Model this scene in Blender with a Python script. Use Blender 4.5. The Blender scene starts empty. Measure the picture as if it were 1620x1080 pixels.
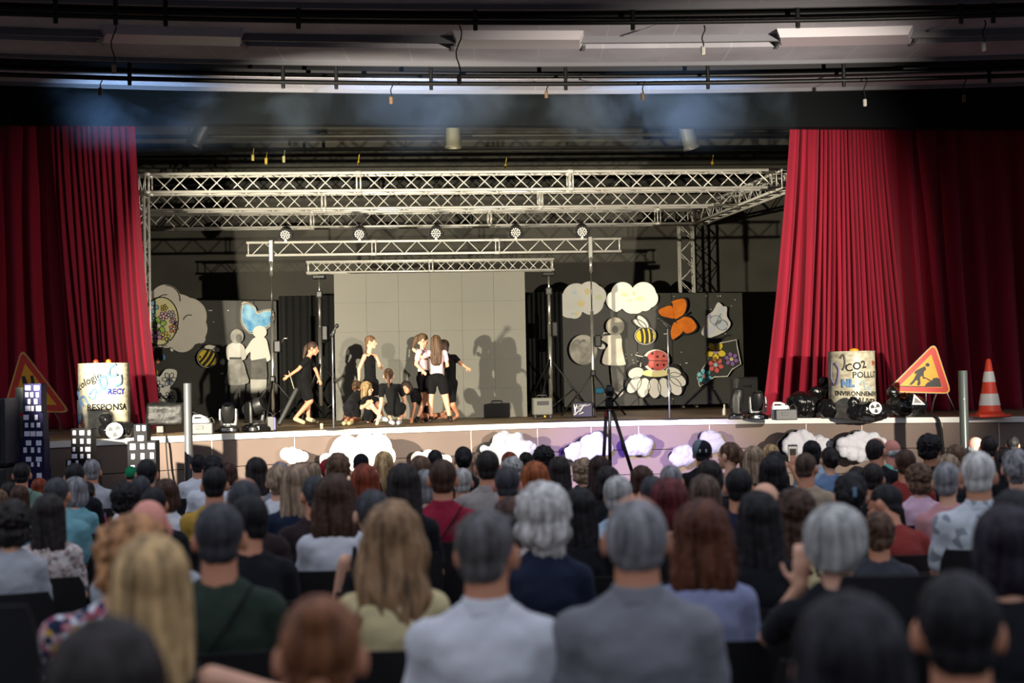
import bpy, math, random
from mathutils import Vector, Matrix, Euler, noise
random.seed(7)
PI = math.pi
sc = bpy.context.scene
C = sc.collection
# ---------------------------------------------------------------- camera
FP = 2250.0; ROLL = math.radians(1.1); PITCH = math.atan(60 / FP); HC = 1.75
EYE = Vector((0, 0, HC))
Fw = Vector((0, math.cos(PITCH), math.sin(PITCH)))
Up0 = Vector((0, -math.sin(PITCH), math.cos(PITCH)))
Rt0 = Vector((1, 0, 0))
Rt = Rt0 * math.cos(ROLL) - Up0 * math.sin(ROLL)
Upv = Rt0 * math.sin(ROLL) + Up0 * math.cos(ROLL)
cam_d = bpy.data.cameras.new('camera'); cam = bpy.data.objects.new('camera', cam_d); C.objects.link(cam)
M = Matrix((Rt, Upv, -Fw)).transposed().to_4x4(); M.translation = EYE
cam.matrix_world = M
cam_d.sensor_width = 36; cam_d.lens = 50; cam_d.clip_end = 200
cam_d.dof.use_dof = True; cam_d.dof.focus_distance = 21.0; cam_d.dof.aperture_fstop = 1.9
sc.camera = cam
vs = sc.view_settings
sc.display_settings.display_device = 'sRGB'
vs.view_transform = 'Standard'; vs.look = 'None'; vs.gamma = 1; vs.exposure = 0.0
vs.use_curve_mapping = False
# ---------------------------------------------------------------- sky as added fill; rear wall and audience roof left unbuilt
w = bpy.data.worlds.new('sky'); sc.world = w; w.use_nodes = True
bg = w.node_tree.nodes['Background']
bg.inputs['Strength'].default_value = 1.0
_n = w.node_tree.nodes; _l = w.node_tree.links
_tc = _n.new('ShaderNodeTexCoord'); _sx = _n.new('ShaderNodeSeparateXYZ'); _l.new(_tc.outputs['Generated'], _sx.inputs[0])
_cr = _n.new('ShaderNodeValToRGB'); _e = _cr.color_ramp.elements      # low sky dimmed to darken the lower bodies, brighter above
_e[0].position = 0.0; _e[0].color = (.05, .05, .06, 1); _e[1].position = .75; _e[1].color = (.76, .80, .95, 1)
_k = _e.new(.12); _k.color = (.17, .18, .21, 1); _k = _e.new(.35); _k.color = (.50, .53, .64, 1)
_l.new(_sx.outputs['Z'], _cr.inputs[0]); _l.new(_cr.outputs[0], bg.inputs['Color'])

def spot(name, loc, target, power, color, size_deg, blend=0.5, radius=0.06):
    d = bpy.data.lights.new(name, 'SPOT'); d.energy = power; d.color = color
    d.spot_size = math.radians(size_deg); d.spot_blend = blend; d.shadow_soft_size = radius
    o = bpy.data.objects.new(name, d); C.objects.link(o); o.location = loc
    o.rotation_euler = (Vector(target) - Vector(loc)).to_track_quat('-Z', 'Y').to_euler()
    return o
# front-of-house spotlights on stands left and right of the seats, and the violet wash on the stage front
spot('stage_spot_left', (-5.6, 12.5, 2.4), (-1.1, 22.5, 2.9), 10500, (1.0, 0.90, 0.71), 55, 0.4)
spot('stage_spot_right', (7.2, 9.5, 2.4), (0.6, 22.5, 2.9), 8500, (1.0, 0.90, 0.74), 52, 0.55)
spot('violet_wash', (0.4, 15.0, 2.3), (1.6, 20.3, 0.3), 3300, (0.17, 0.08, 1.0), 36, 1.0)

# ---------------------------------------------------------------- pixel -> place helpers
YAW = 0.085            # the stage plane stands slightly turned to the lens
def ray(px, py):
    return Fw + Rt * ((px - 810) / FP) + Upv * ((540 - py) / FP)
def at(px, py, D):
    """point on the stage-parallel plane Y = D + YAW*X"""
    r = ray(px, py); t = D / (r.y - YAW * r.x)
    return EYE + r * t
def atz(px, py, z):
    r = ray(px, py); return EYE + r * ((z - HC) / r.z)
STAGE = 1.11           # deck height
# ---------------------------------------------------------------- materials
def lin(h):
    if isinstance(h, (tuple, list)): return tuple(h)[:3]
    h = h.lstrip('#'); v = [int(h[i:i+2], 16) / 255 for i in (0, 2, 4)]
    return tuple(c / 12.92 if c < .04045 else ((c + .055) / 1.055) ** 2.4 for c in v)
_m = {}
def mat(name, col, rough=.6, metal=0, var=0.0, scale=8, stretch=(1, 1, 1), bump=0.0, spec=None, col2=None, emit=None, alpha=None):
    if name in _m: return _m[name]
    m = bpy.data.materials.new(name); m.use_nodes = True; nt = m.node_tree
    b = nt.nodes['Principled BSDF']; c = lin(col)
    b.inputs['Base Color'].default_value = (*c, 1)
    b.inputs['Roughness'].default_value = rough; b.inputs['Metallic'].default_value = metal
    if spec is not None: b.inputs['Specular IOR Level'].default_value = spec
    if emit: b.inputs['Emission Color'].default_value = (*c, 1); b.inputs['Emission Strength'].default_value = emit
    if var or col2 or bump:
        tc = nt.nodes.new('ShaderNodeTexCoord'); mp = nt.nodes.new('ShaderNodeMapping')
        mp.inputs['Scale'].default_value = stretch
        nt.links.new(tc.outputs['Object'], mp.inputs[0])
        nz = nt.nodes.new('ShaderNodeTexNoise'); nz.inputs['Scale'].default_value = scale; nz.inputs['Detail'].default_value = 4
        nt.links.new(mp.outputs[0], nz.inputs['Vector'])
        if var or col2:
            cr = nt.nodes.new('ShaderNodeValToRGB')
            c2 = lin(col2) if col2 else tuple(min(1, x * (1 + var)) for x in c)
            c1 = c if col2 else tuple(x * (1 - var) for x in c)
            cr.color_ramp.elements[0].color = (*c1, 1); cr.color_ramp.elements[1].color = (*c2, 1)
            cr.color_ramp.elements[0].position = .35; cr.color_ramp.elements[1].position = .65
            nt.links.new(nz.outputs['Fac'], cr.inputs[0]); nt.links.new(cr.outputs[0], b.inputs['Base Color'])
        if bump:
            bp = nt.nodes.new('ShaderNodeBump'); bp.inputs['Strength'].default_value = bump; bp.inputs['Distance'].default_value = .02
            nt.links.new(nz.outputs['Fac'], bp.inputs['Height']); nt.links.new(bp.outputs[0], b.inputs['Normal'])
    _m[name] = m; return m
# ---------------------------------------------------------------- mesh builder
class MB:
    def __init__(s): s.v = []; s.f = []; s.mi = []; s.m = 0
    def add(s, vs, fs):
        o = len(s.v); s.v += [tuple(p) for p in vs]
        for f in fs: s.f.append(tuple(i + o for i in f)); s.mi.append(s.m)
        return s
    def box(s, lo, hi, X=None):
        x0, y0, z0 = lo; x1, y1, z1 = hi
        vs = [Vector(p) for p in ((x0,y0,z0),(x1,y0,z0),(x1,y1,z0),(x0,y1,z0),(x0,y0,z1),(x1,y0,z1),(x1,y1,z1),(x0,y1,z1))]
        if X is not None: vs = [X @ p for p in vs]
        return s.add(vs, [(0,3,2,1),(4,5,6,7),(0,1,5,4),(1,2,6,5),(2,3,7,6),(3,0,4,7)])
    def bbox(s, c, d, b=.01, X=None):
        """box with chamfered vertical and top edges"""
        hx, hy, hz = d[0]/2, d[1]/2, d[2]/2; b = min(b, hx*.9, hy*.9, hz*.9)
        def ring(z, i):
            return [(-hx+i, -hy+b+0*i, z), (-hx+b, -hy+i, z), (hx-b, -hy+i, z), (hx-i, -hy+b, z), (hx-i, hy-b, z), (hx-b, hy-i, z), (-hx+b, hy-i, z), (-hx+i, hy-b, z)]
        rs = ring(-hz, b*.6) + ring(-hz+b, 0) + ring(hz-b, 0) + ring(hz, b*.6)
        vs = [Vector(p) + Vector(c) for p in rs]
        if X is not None: vs = [X @ p for p in vs]
        fs = [tuple(range(7, -1, -1)), tuple(range(24, 32))]
        for k in range(3):
            for i in range(8): j = (i+1) % 8; fs.append((k*8+i, k*8+j, k*8+8+j, k*8+8+i))
        return s.add(vs, fs)
    def cap(s, p0, p1, r0, r1=None, n=12, flat=1.0, side=None, k=3):
        """tapered rod with rounded ends"""
        r1 = r0 if r1 is None else r1; p0 = Vector(p0); p1 = Vector(p1); a = p1 - p0
        L = a.length or 1e-6; a = a / L if a.length else Vector((0,0,1))
        u = Vector(side) if side is not None else a.orthogonal(); u = (u - a * u.dot(a)).normalized(); v = a.cross(u)
        prof = [(-r0 * math.cos(t * PI / 2 / k), r0 * math.sin(t * PI / 2 / k)) for t in range(1, k + 1)]
        prof += [(L + r1 * math.sin(t * PI / 2 / k), r1 * math.cos(t * PI / 2 / k)) for t in range(0, k)]
        vs = [p0 - a * r0]; fs = []
        for h, r in prof:
            for i in range(n):
                t = 2 * PI * i / n; vs.append(p0 + a * h + u * (r * math.cos(t)) + v * (r * math.sin(t) * flat))
        vs.append(p1 + a * r1); m = len(prof)
        for i in range(n):
            j = (i + 1) % n; fs.append((0, 1 + j, 1 + i)); fs.append((len(vs) - 1, 1 + (m-1)*n + i, 1 + (m-1)*n + j))
            for q in range(m - 1): fs.append((1+q*n+i, 1+q*n+j, 1+(q+1)*n+j, 1+(q+1)*n+i))
        return s.add(vs, fs)
    def tube(s, pts, r, n=8, closed=False, r1=None):
        pts = [Vector(p) for p in pts]; N = len(pts); vs = []; fs = []; prev = None
        for i, p in enumerate(pts):
            a = (pts[(i+1) % N] - pts[i-1]) if closed else (pts[min(i+1, N-1)] - pts[max(i-1, 0)])
            a.normalize(); u = (prev - a * prev.dot(a)) if prev is not None else a.orthogonal()
            if u.length < 1e-6: u = a.orthogonal()
            u.normalize(); prev = u; v = a.cross(u)
            rr = r if r1 is None else r + (r1 - r) * i / (N - 1)
            for k in range(n): t = 2*PI*k/n; vs.append(p + u*(rr*math.cos(t)) + v*(rr*math.sin(t)))
        for i in range(N if closed else N - 1):
            j = (i + 1) % N
            for k in range(n): l = (k+1) % n; fs.append((i*n+k, i*n+l, j*n+l, j*n+k))
        if not closed: fs += [tuple(range(n-1, -1, -1)), tuple((N-1)*n + k for k in range(n))]
        return s.add(vs, fs)
    def lathe(s, prof, n=24, X=None):
        """prof = [(r,z)...] about z"""
        vs = []; fs = []
        for r, z in prof:
            for i in range(n): t = 2*PI*i/n; vs.append(Vector((r*math.cos(t), r*math.sin(t), z)))
        m = len(prof)
        for q in range(m-1):
            for i in range(n): j = (i+1) % n; fs.append((q*n+i, q*n+j, (q+1)*n+j, (q+1)*n+i))
        fs += [tuple(range(n-1, -1, -1)), tuple((m-1)*n+i for i in range(n))]
        if X is not None: vs = [X @ p for p in vs]
        return s.add(vs, fs)
    def ell(s, c, r, X=None, n=16, m=10):
        vs = []; fs = []
        for q in range(1, m):
            a = PI*q/m
            for i in range(n): t = 2*PI*i/n; vs.append(Vector((r[0]*math.sin(a)*math.cos(t), r[1]*math.sin(a)*math.sin(t), r[2]*math.cos(a))))
        vs += [Vector((0,0,r[2])), Vector((0,0,-r[2]))]
        if X is not None: vs = [X @ p for p in vs]
        vs = [p + Vector(c) for p in vs]; T = len(vs)-2
        for q in range(m-2):
            for i in range(n): j = (i+1) % n; fs.append((q*n+i, (q+1)*n+i, (q+1)*n+j, q*n+j))
        for i in range(n): j = (i+1) % n; fs.append((T, i, j)); fs.append((T+1, (m-2)*n+j, (m-2)*n+i))
        return s.add(vs, fs)
    def loft(s, secs, n=20, sup=1.0, X=None):
        """secs = [(z, rx, ry, cx, cy)...] stacked ellipses"""
        vs = []; fs = []
        for z, rx, ry, cx, cy in secs:
            for i in range(n):
                t = 2*PI*i/n; c, d = math.cos(t), math.sin(t)
                vs.append(Vector((cx + rx*math.copysign(abs(c)**sup, c), cy + ry*math.copysign(abs(d)**sup, d), z)))
        m = len(secs)
        for q in range(m-1):
            for i in range(n): j = (i+1) % n; fs.append((q*n+i, q*n+j, (q+1)*n+j, (q+1)*n+i))
        fs += [tuple(range(n-1, -1, -1)), tuple((m-1)*n+i for i in range(n))]
        if X is not None: vs = [X @ p for p in vs]
        return s.add(vs, fs)
    def prism(s, poly, d, X):
        """poly in local (x,z), extruded along local y from 0 to d; X places it. Outline may be concave (fan from ear clipping by tessellate)"""
        from mathutils.geometry import tessellate_polygon
        n = len(poly); fr = [X @ Vector((x, 0, z)) for x, z in poly]; bk = [X @ Vector((x, d, z)) for x, z in poly]
        tri = tessellate_polygon([[Vector((x, z, 0)) for x, z in poly]])
        fs = [tuple(t) for t in tri] + [tuple(n + i for i in reversed(t)) for t in tri]
        fs += [(i, (i+1) % n, n + (i+1) % n, n + i) for i in range(n)]
        return s.add(fr + bk, fs)
    def mesh(s, name, mats, smooth=False):
        me = bpy.data.meshes.new(name); me.from_pydata(s.v, [], s.f); me.validate()
        for m in (mats if isinstance(mats, (list, tuple)) else [mats]): me.materials.append(m)
        if len(me.polygons) == len(s.mi): me.polygons.foreach_set('material_index', s.mi)
        if smooth: me.polygons.foreach_set('use_smooth', [True]*len(me.polygons))
        import bmesh
        b = bmesh.new(); b.from_mesh(me); bmesh.ops.recalc_face_normals(b, faces=b.faces); b.to_mesh(me); b.free()
        if smooth == 'auto':
            try: me.set_sharp_from_angle(angle=math.radians(40))
            except Exception: pass
        return me
    def build(s, name, mats, parent=None, smooth=False):
        o = bpy.data.objects.new(name, s.mesh(name, mats, smooth)); C.objects.link(o)
        if parent is not None: o.parent = parent; o.matrix_parent_inverse = parent.matrix_world.inverted()
        return o
def empty(name, loc, label, cat, group=None, rz=0):
    o = bpy.data.objects.new(name, None); C.objects.link(o); o.location = loc; o.rotation_euler.z = rz; o.empty_display_size = .1
    o.matrix_world = Matrix.Translation(Vector(loc)) @ Matrix.Rotation(rz, 4, 'Z')
    return tag(o, label, cat, group)
def tag(o, label, cat, group=None):
    o['label'] = label; o['category'] = cat
    if group: o['group'] = group
    return o
def struct(o): o['kind'] = 'structure'; return o
def stuff(o): o['kind'] = 'stuff'; return o
def stage_frame(origin, d=0.0):
    """local x along the stage front, y into the stage, z up"""
    a = math.atan(YAW)
    return Matrix.Translation(Vector(origin)) @ Matrix.Rotation(a, 4, 'Z')
def remesh_data(mb, name, mats, voxel=.012, smooth=2, extra=None, fn=None, factor=.5):
    """fuse the overlapping pieces of mb into one continuous smooth skin; extra is appended unfused; fn(v, n) displaces"""
    me = mb.mesh('tmp', [])
    o = bpy.data.objects.new('tmp', me); C.objects.link(o)
    r = o.modifiers.new('r', 'REMESH'); r.mode = 'VOXEL'; r.voxel_size = voxel; r.use_smooth_shade = True
    if smooth: q = o.modifiers.new('s', 'SMOOTH'); q.iterations = smooth; q.factor = factor
    dg = bpy.context.evaluated_depsgraph_get(); out = bpy.data.meshes.new_from_object(o.evaluated_get(dg))
    bpy.data.objects.remove(o); bpy.data.meshes.remove(me); out.name = name
    if fn:
        ns = [v.normal.copy() for v in out.vertices]
        for v, n_ in zip(out.vertices, ns): v.co = v.co + fn(v.co, n_)
    if extra is not None and extra.v:
        import bmesh
        e = extra.mesh('e', [None]*0 or mats); b = bmesh.new(); b.from_mesh(out); b.from_mesh(e); b.to_mesh(out); b.free(); bpy.data.meshes.remove(e)
    out.materials.clear()
    for m in mats: out.materials.append(m)
    out.polygons.foreach_set('use_smooth', [True]*len(out.polygons))
    return out
def remesh(mb, name, mats, voxel=.012, smooth=2, parent=None, **k):
    o = bpy.data.objects.new(name, remesh_data(mb, name, mats, voxel, smooth, **k)); C.objects.link(o)
    if parent is not None: o.parent = parent; o.matrix_parent_inverse = parent.matrix_world.inverted()
    return o
# ================================================================ the hall
black = mat('black_paint', '#14140f', .8)
M_wall = mat('dark_stage_wall', '#3e3c34', .8, var=.15, scale=1.5)
M_deck = mat('stage_boards', '#8a7250', .5, var=.25, scale=3, stretch=(.3, 6, 1))
M_face = mat('stage_front_panel', '#76665e', .7, var=.05, scale=2)
M_edge = mat('white_edge_strip', '#e8e6e0', .5)
M_floor = mat('hall_floor', '#3a3836', .8, var=.2, scale=2)
# stage edge traced as a curve lying at deck height
edge_px = [(-520, 722), (-250, 712), (0, 702), (110, 697), (230, 691), (340, 687), (460, 683), (560, 680), (700, 674), (850, 669), (950, 666), (1050, 664), (1200, 662.5), (1400, 661.5), (1620, 659), (1850, 657), (2100, 655)]
def smooth_row(P, sub=6):
    out = []
    for i in range(len(P) - 1):
        p0, p1, p2, p3 = P[max(i-1, 0)], P[i], P[i+1], P[min(i+2, len(P)-1)]
        m1 = (p2[1]-p0[1]) / (p2[0]-p0[0]); m2 = (p3[1]-p1[1]) / (p3[0]-p1[0]); h = p2[0]-p1[0]
        for k in range(sub):
            t = k / sub; out.append((p1[0] + h*t, (2*t**3-3*t*t+1)*p1[1] + (t**3-2*t*t+t)*h*m1 + (3*t*t-2*t**3)*p2[1] + (t**3-t*t)*h*m2))
    return out + [P[-1]]
edge_px = smooth_row([(-520, 727), (-250, 714), (0, 702.5), (230, 692), (460, 682.5), (700, 674), (950, 666.5), (1200, 662.3), (1400, 660.8), (1620, 659), (1850, 657), (2100, 655)])
edge = [atz(x, y, STAGE) for x, y in edge_px]
def edge_at(px):
    for (a, b), p, q in zip(zip(edge_px, edge_px[1:]), edge, edge[1:]):
        if a[0] <= px <= b[0]: return p.lerp(q, (px - a[0]) / (b[0] - a[0]))
mb = MB(); n = len(edge)
bk = [Vector((p.x * 1.45, 30.5 + YAW * p.x, STAGE)) for p in edge]
mb.add(edge + bk, [(i, i+1, n+i+1, n+i) for i in range(n-1)])
dn = Vector((0, 0, -.05)); mb.add([p + dn for p in edge] + [p + dn for p in bk], [(i, n+i, n+i+1, i+1) for i in range(n-1)])
deck = struct(mb.build('floor_stage', M_deck))
mb = MB()      # edge strip: thin white band proud of the deck edge
f0 = [p + Vector((0, -.03, .004)) for p in edge]; f1 = [p + Vector((0, .07, .004)) for p in edge]
h = Vector((0, 0, -.075))
mb.add(f0 + f1 + [p + h for p in f0] + [p + h for p in f1], [(i, i+1, n+i+1, n+i) for i in range(n-1)] + [(2*n+i, i+2*n+1, i+1, i) for i in range(n-1)] + [(2*n+i, 3*n+i, 3*n+i+1, 2*n+i+1) for i in range(n-1)])
struct(mb.build('trim_1', M_edge))
# stage front: three courses of panels with open joints, each set back by the joint
mb = MB()
for z1, z0 in ((STAGE - .078, STAGE - .42), (STAGE - .43, STAGE - .78), (STAGE - .79, 0.0)):
    a = [Vector((p.x, p.y, z1)) for p in edge]; b = [Vector((p.x, p.y, z0)) for p in edge]; k = Vector((0, .03, 0))
    mb.add(a + b + [p + k for p in a] + [p + k for p in b], [(n+i, n+i+1, i+1, i) for i in range(n-1)] + [(i, i+1, 2*n+i+1, 2*n+i) for i in range(n-1)] + [(n+i, 3*n+i, 3*n+i+1, n+i+1) for i in range(n-1)])
struct(mb.build('wall_stage_front', M_face, None, 'auto'))
mb = MB(); a = [Vector((p.x, p.y + .035, STAGE - .06)) for p in edge]; b = [Vector((p.x, p.y + .035, 0)) for p in edge]
mb.add(a + b, [(n+i, n+i+1, i+1, i) for i in range(n-1)]); struct(mb.build('wall_stage_front_backing', black))
mb = MB()      # upright joints
for px in (335, 466, 545, 610, 745, 850, 935, 1010, 1122, 1275, 1363, 1490, 1580, 150, 60):
    p = edge_at(px); mb.box((p.x - .006, p.y - .004, STAGE - .42), (p.x + .006, p.y + .02, STAGE - .08))
struct(mb.build('trim_2', mat('pale_joint', '#c9b8ab', .6)))
mb = MB(); mb.box((-16, -3, -.1), (16, 32, 0)); struct(mb.build('floor', M_floor))
X = stage_frame((0, 28.9, 0))
mb = MB(); mb.box((-14, 0, 0), (14, .2, 8.2), X); struct(mb.build('wall_back', M_wall))
mb = MB(); mb.box((-12.2, -8.6, 0), (-12, 0, 8.2), X); struct(mb.build('wall_left', M_wall))
mb = MB(); mb.box((7.4, -6.0, 0), (7.6, 0, 8.2), X); struct(mb.build('wall_right', M_wall))
mb = MB(); mb.box((-14, -9, 7.9), (14, .2, 8.1), X); struct(mb.build('ceiling_stage_house', M_wall))
# black pelmet over the opening
mb = MB(); X = stage_frame((0, 21.1, 0))
b0 = at(-700, 202, 21.1); b1 = at(2300, 199, 21.1); b0.z = 5.66; b1.z = 5.40
kk = Vector((0, .25, 0)); uu = Vector((0, 0, 1.9))
mb.add([b0, b1, b1 + kk, b0 + kk, b0 + uu, b1 + uu, b1 + uu + kk, b0 + uu + kk], [(0,3,2,1),(4,5,6,7),(0,1,5,4),(1,2,6,5),(2,3,7,6),(3,0,4,7)])
struct(mb.build('wall_proscenium', mat('pelmet_black', '#131618', .95, spec=.1)))
mb = MB(); mb.box((-13, 1.0, 0), (-8.2, 1.2, 7.4), X); mb.box((9.4, 1.0, 0), (13, 1.2, 7.4), X)
struct(mb.build('wall_proscenium_return', black))
# ceiling of curved tiled strips, lips and dark pockets
def cl(px, ym, k=14): return ym - k * ((px - 830) / 810) ** 2
XS = list(range(-760, 2401, 80))
def joint_mat():
    m = bpy.data.materials.new('ceiling_tiles'); m.use_nodes = True; nt = m.node_tree; b = nt.nodes['Principled BSDF']
    tc = nt.nodes.new('ShaderNodeTexCoord'); sp = nt.nodes.new('ShaderNodeSeparateXYZ'); nt.links.new(tc.outputs['Object'], sp.inputs[0])
    def mth(op, a, v=None):
        q = nt.nodes.new('ShaderNodeMath'); q.operation = op; nt.links.new(a, q.inputs[0])
        if v is not None: q.inputs[1].default_value = v
        return q.outputs[0]
    f = mth('FRACT', mth('MULTIPLY', sp.outputs['X'], 1 / .83)); g = mth('COMPARE', f, .5); 
    g.node.inputs[2].default_value = .012
    nz = nt.nodes.new('ShaderNodeTexNoise'); nz.inputs['Scale'].default_value = 1.3; nz.inputs['Detail'].default_value = 6
    nt.links.new(tc.outputs['Object'], nz.inputs['Vector'])
    cr = nt.nodes.new('ShaderNodeValToRGB'); cr.color_ramp.elements[0].position = .3; cr.color_ramp.elements[1].position = .7
    cr.color_ramp.elements[0].color = (*lin('#918e98'), 1); cr.color_ramp.elements[1].color = (*lin('#a9a6b0'), 1)
    nt.links.new(nz.outputs['Fac'], cr.inputs[0])
    mx = nt.nodes.new('ShaderNodeMixRGB'); nt.links.new(g, mx.inputs[0]); nt.links.new(cr.outputs[0], mx.inputs[1]); mx.inputs[2].default_value = (*lin('#a9a7ae'), 1)
    nt.links.new(mx.outputs[0], b.inputs['Base Color']); b.inputs['Roughness'].default_value = .85
    return m
M_tile = joint_mat(); M_lip = mat('ceiling_lip', '#6f6f76', .7); CZ = 5.98
def strip(y0, y1, z, lip=0.0):
    a = [atz(x, cl(x, y0), z) for x in XS]; b = [atz(x, cl(x, y1), z) for x in XS]; m = len(XS); t = Vector((0, 0, .06))
    mb = MB(); mb.add(a + b + [p + t for p in a] + [p + t for p in b], [(i, m+i, m+i+1, i+1) for i in range(m-1)] + [(2*m+i, 2*m+i+1, 3*m+i+1, 3*m+i) for i in range(m-1)] + [(i, i+1, 2*m+i+1, 2*m+i) for i in range(m-1)])
    struct(mb.build('ceiling', M_tile))
    if lip:
        mb = MB(); l0 = [p + Vector((0, 0, -lip)) for p in b]; k = Vector((0, .05, 0)); tp = [p + Vector((0, 0, .3)) for p in b]
        mb.add(l0 + tp + [p + k for p in l0] + [p + k for p in tp], [(i, i+1, m+i+1, m+i) for i in range(m-1)] + [(i, 2*m+i, 2*m+i+1, i+1) for i in range(m-1)] + [(2*m+i, 3*m+i, 3*m+i+1, 2*m+i+1) for i in range(m-1)])
        struct(mb.build('trim_3', M_lip))
strip(-62, -40, CZ, .04); strip(-22, 7, CZ, .06); strip(38, 57, CZ, .085); strip(77, 99, CZ, .05); strip(126, 143, CZ, .05)
a = [atz(x, cl(x, -120), CZ + .4) for x in XS]; b = [atz(x, cl(x, 160), CZ + .4) for x in XS]; m = len(XS)
mb = MB(); t = Vector((0, 0, .05)); mb.add(a + b + [p + t for p in a] + [p + t for p in b], [(i, m+i, m+i+1, i+1) for i in range(m-1)] + [(2*m+i, 2*m+i+1, 3*m+i+1, 3*m+i) for i in range(m-1)])
struct(mb.build('ceiling_void', black))
# beam faces in the pockets, their shadow painted in as a dark tone
M_beam = mat('shaded_beam', '#26262b', .7)
def arc_tube(name, ym, z, r, m, label, x0=-700, x1=2340, n=8, extra=()):
    root = empty(name, atz(810, cl(810, ym), z), label, 'pipe')
    mb = MB(); mb.tube([atz(x, cl(x, ym), z) for x in range(x0, x1, 80)], r, n); mb.build('pipe', m, root, True)
    for k, px in enumerate(extra):
        p = atz(px, cl(px, ym), z); mb = MB(); mb.bbox((p.x, p.y, p.z + .12), (.05, .04, .42), .01); mb.build('hanger', m, root)
    return root
M_pipe = mat('black_steel_pipe', '#101013', .5, .3)
arc_tube('rigging_pipe', 132.5, 5.80, .032, M_pipe, 'slim curved black rigging pipe just in front of the pelmet', extra=(205, 448, 532, 682, 895, 1120, 1335, 1565))
arc_tube('rigging_pipe', 36, 5.78, .028, M_pipe, 'curved black rigging pipe below the widest dark ceiling pocket', extra=(88, 183, 262, 472, 752, 1001, 1262, 1520, 1571))
arc_tube('cable_duct', 26, 5.9, .045, M_pipe, 'thick black cable run beside the upper rigging pipe')
arc_tube('cable_duct', 19, 6.02, .04, mat('brown_conduit', '#4a4238', .5, .3), 'thin brown conduit high in the dark ceiling pocket')
arc_tube('cable_duct', 121, 5.95, .03, M_pipe, 'black cable run above the slim curved rigging pipe')
def shaded_fascia(y0, z0, z1):
    p = [atz(x, cl(x, y0), z0) for x in XS]; m = len(XS); u = Vector((0, 0, z1 - z0)); k = Vector((0, .05, 0)); mb = MB()
    q = p + [a + u for a in p] + [a + k for a in p] + [a + k + u for a in p]
    mb.add(q, [(i, i+1, m+i+1, m+i) for i in range(m-1)] + [(i, 2*m+i, 2*m+i+1, i+1) for i in range(m-1)] + [(2*m+i, 3*m+i, 3*m+i+1, 2*m+i+1) for i in range(m-1)])
    struct(mb.build('trim_4', M_beam))
shaded_fascia(118, 6.05, 6.32)
# fluorescent boxes (switched off) in the slot
M_diff = mat('white_diffuser', '#b9b3bb', .4)
for x0, x1, lb in ((157, 388, 'unlit white fluorescent ceiling box above the left curtain'), (714, 925, 'unlit white fluorescent ceiling box in the middle of the slot'), (1228, 1446, 'unlit white fluorescent ceiling box above the right curtain')):
    root = empty('ceiling_light', atz((x0+x1)/2, cl((x0+x1)/2, 72), CZ), lb, 'ceiling light', 'fluorescent boxes in the ceiling slot')
    def sec(x, z, y0, y1): return [atz(x, cl(x, y0), z), atz(x, cl(x, y1), z)]
    xs = [x0 + (x1-x0)*i/6 for i in range(7)]; mb = MB(); vs = []; 
    for x in xs:
        a, b = sec(x, CZ - .10, 61, 79); i = 1 if x == xs[0] else -1 if x == xs[-1] else 0
        vs += [a + Vector((i*.06, .06, 0)), b + Vector((i*.06, -.05, 0)), b + Vector((0, 0, .12)), a + Vector((0, 0, .12))]
    fs = [(0, 1, 2, 3), tuple(24 + k for k in (3, 2, 1, 0))]
    for k in range(6):
        for j in range(4): l = (j+1) % 4; fs.append((k*4+j, k*4+4+j, k*4+4+l, k*4+l))
    mb.add(vs, fs); mb.build('diffuser', M_diff, root)
    mb = MB()
    for x in (x0 + 2, x1 - 2):
        p = atz(x, cl(x, 72), CZ + .03); mb = MB(); mb.bbox(p, (.05, .3, .09), .01); mb.build('end_cap', M_lip, root)
p = atz(1447, 111, 5.99); root = empty('emergency_light', p, 'small switched-on emergency light under the ceiling at right', 'light')
mb = MB(); mb.bbox((0,0,0), (.34, .1, .05), .01); o = mb.build('housing', mat('grey_plastic', '#8c8f92', .5)); o.parent = root
mb = MB(); mb.bbox((0,-.01,-.03), (.24, .05, .02), .005); o = mb.build('lamp', mat('lit_tube', '#f2f6ff', .4, emit=1.2)); o.parent = root
# dangling cables with plugs
cabs = [(181, 27, 105, 'looped cable with plug dangling over the left curtain'), (727, 40, 122, 'long cable dangling over the middle of the ceiling'), (1114, 40, 76, 'short curled cable with plug dangling from the upper pipe'), (161, 125, 141, 'small tag hanging from the slim pipe at far left'),
        (621, 128, 155, 'thin cable with brown plug left of centre on the slim pipe'), (1019, 128, 149, 'thin cable with orange plug right of centre on the slim pipe'), (1370, 122, 159, 'cable with pale plug above the right curtain, nearer the centre'), (1527, 120, 152, 'cable with pale plug above the right curtain, nearer the wall'), (867, 134, 146, 'small black hook on the slim pipe near the centre'), (1558, 32, 70, 'short black cable with clip at the upper right')]
for px, y0, y1, lb in cabs:
    z0 = 5.80; p0 = atz(px, y0, z0); p1 = at(px - 3, y1, p0.y - YAW * p0.x)
    root = empty('hanging_cable', p0, lb, 'cable', 'cables hanging from the ceiling pipes'); L = (p0 - p1).length
    pts = [p0.lerp(p1, t/8) + Vector((.05 * math.sin(t * 1.1) * min(1, L), 0, 0)) for t in range(9)]
    mb = MB(); mb.tube(pts, .008, 6); mb.build('cord', M_pipe, root, True)
    mb = MB(); mb.bbox(pts[-1] + Vector((0, 0, -.03)), (.05, .04, .1), .012); mb.build('plug', mat('plug_brown' if px % 2 else 'plug_pale', '#6a5340' if px % 2 else '#a8a49c', .5), root)
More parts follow.
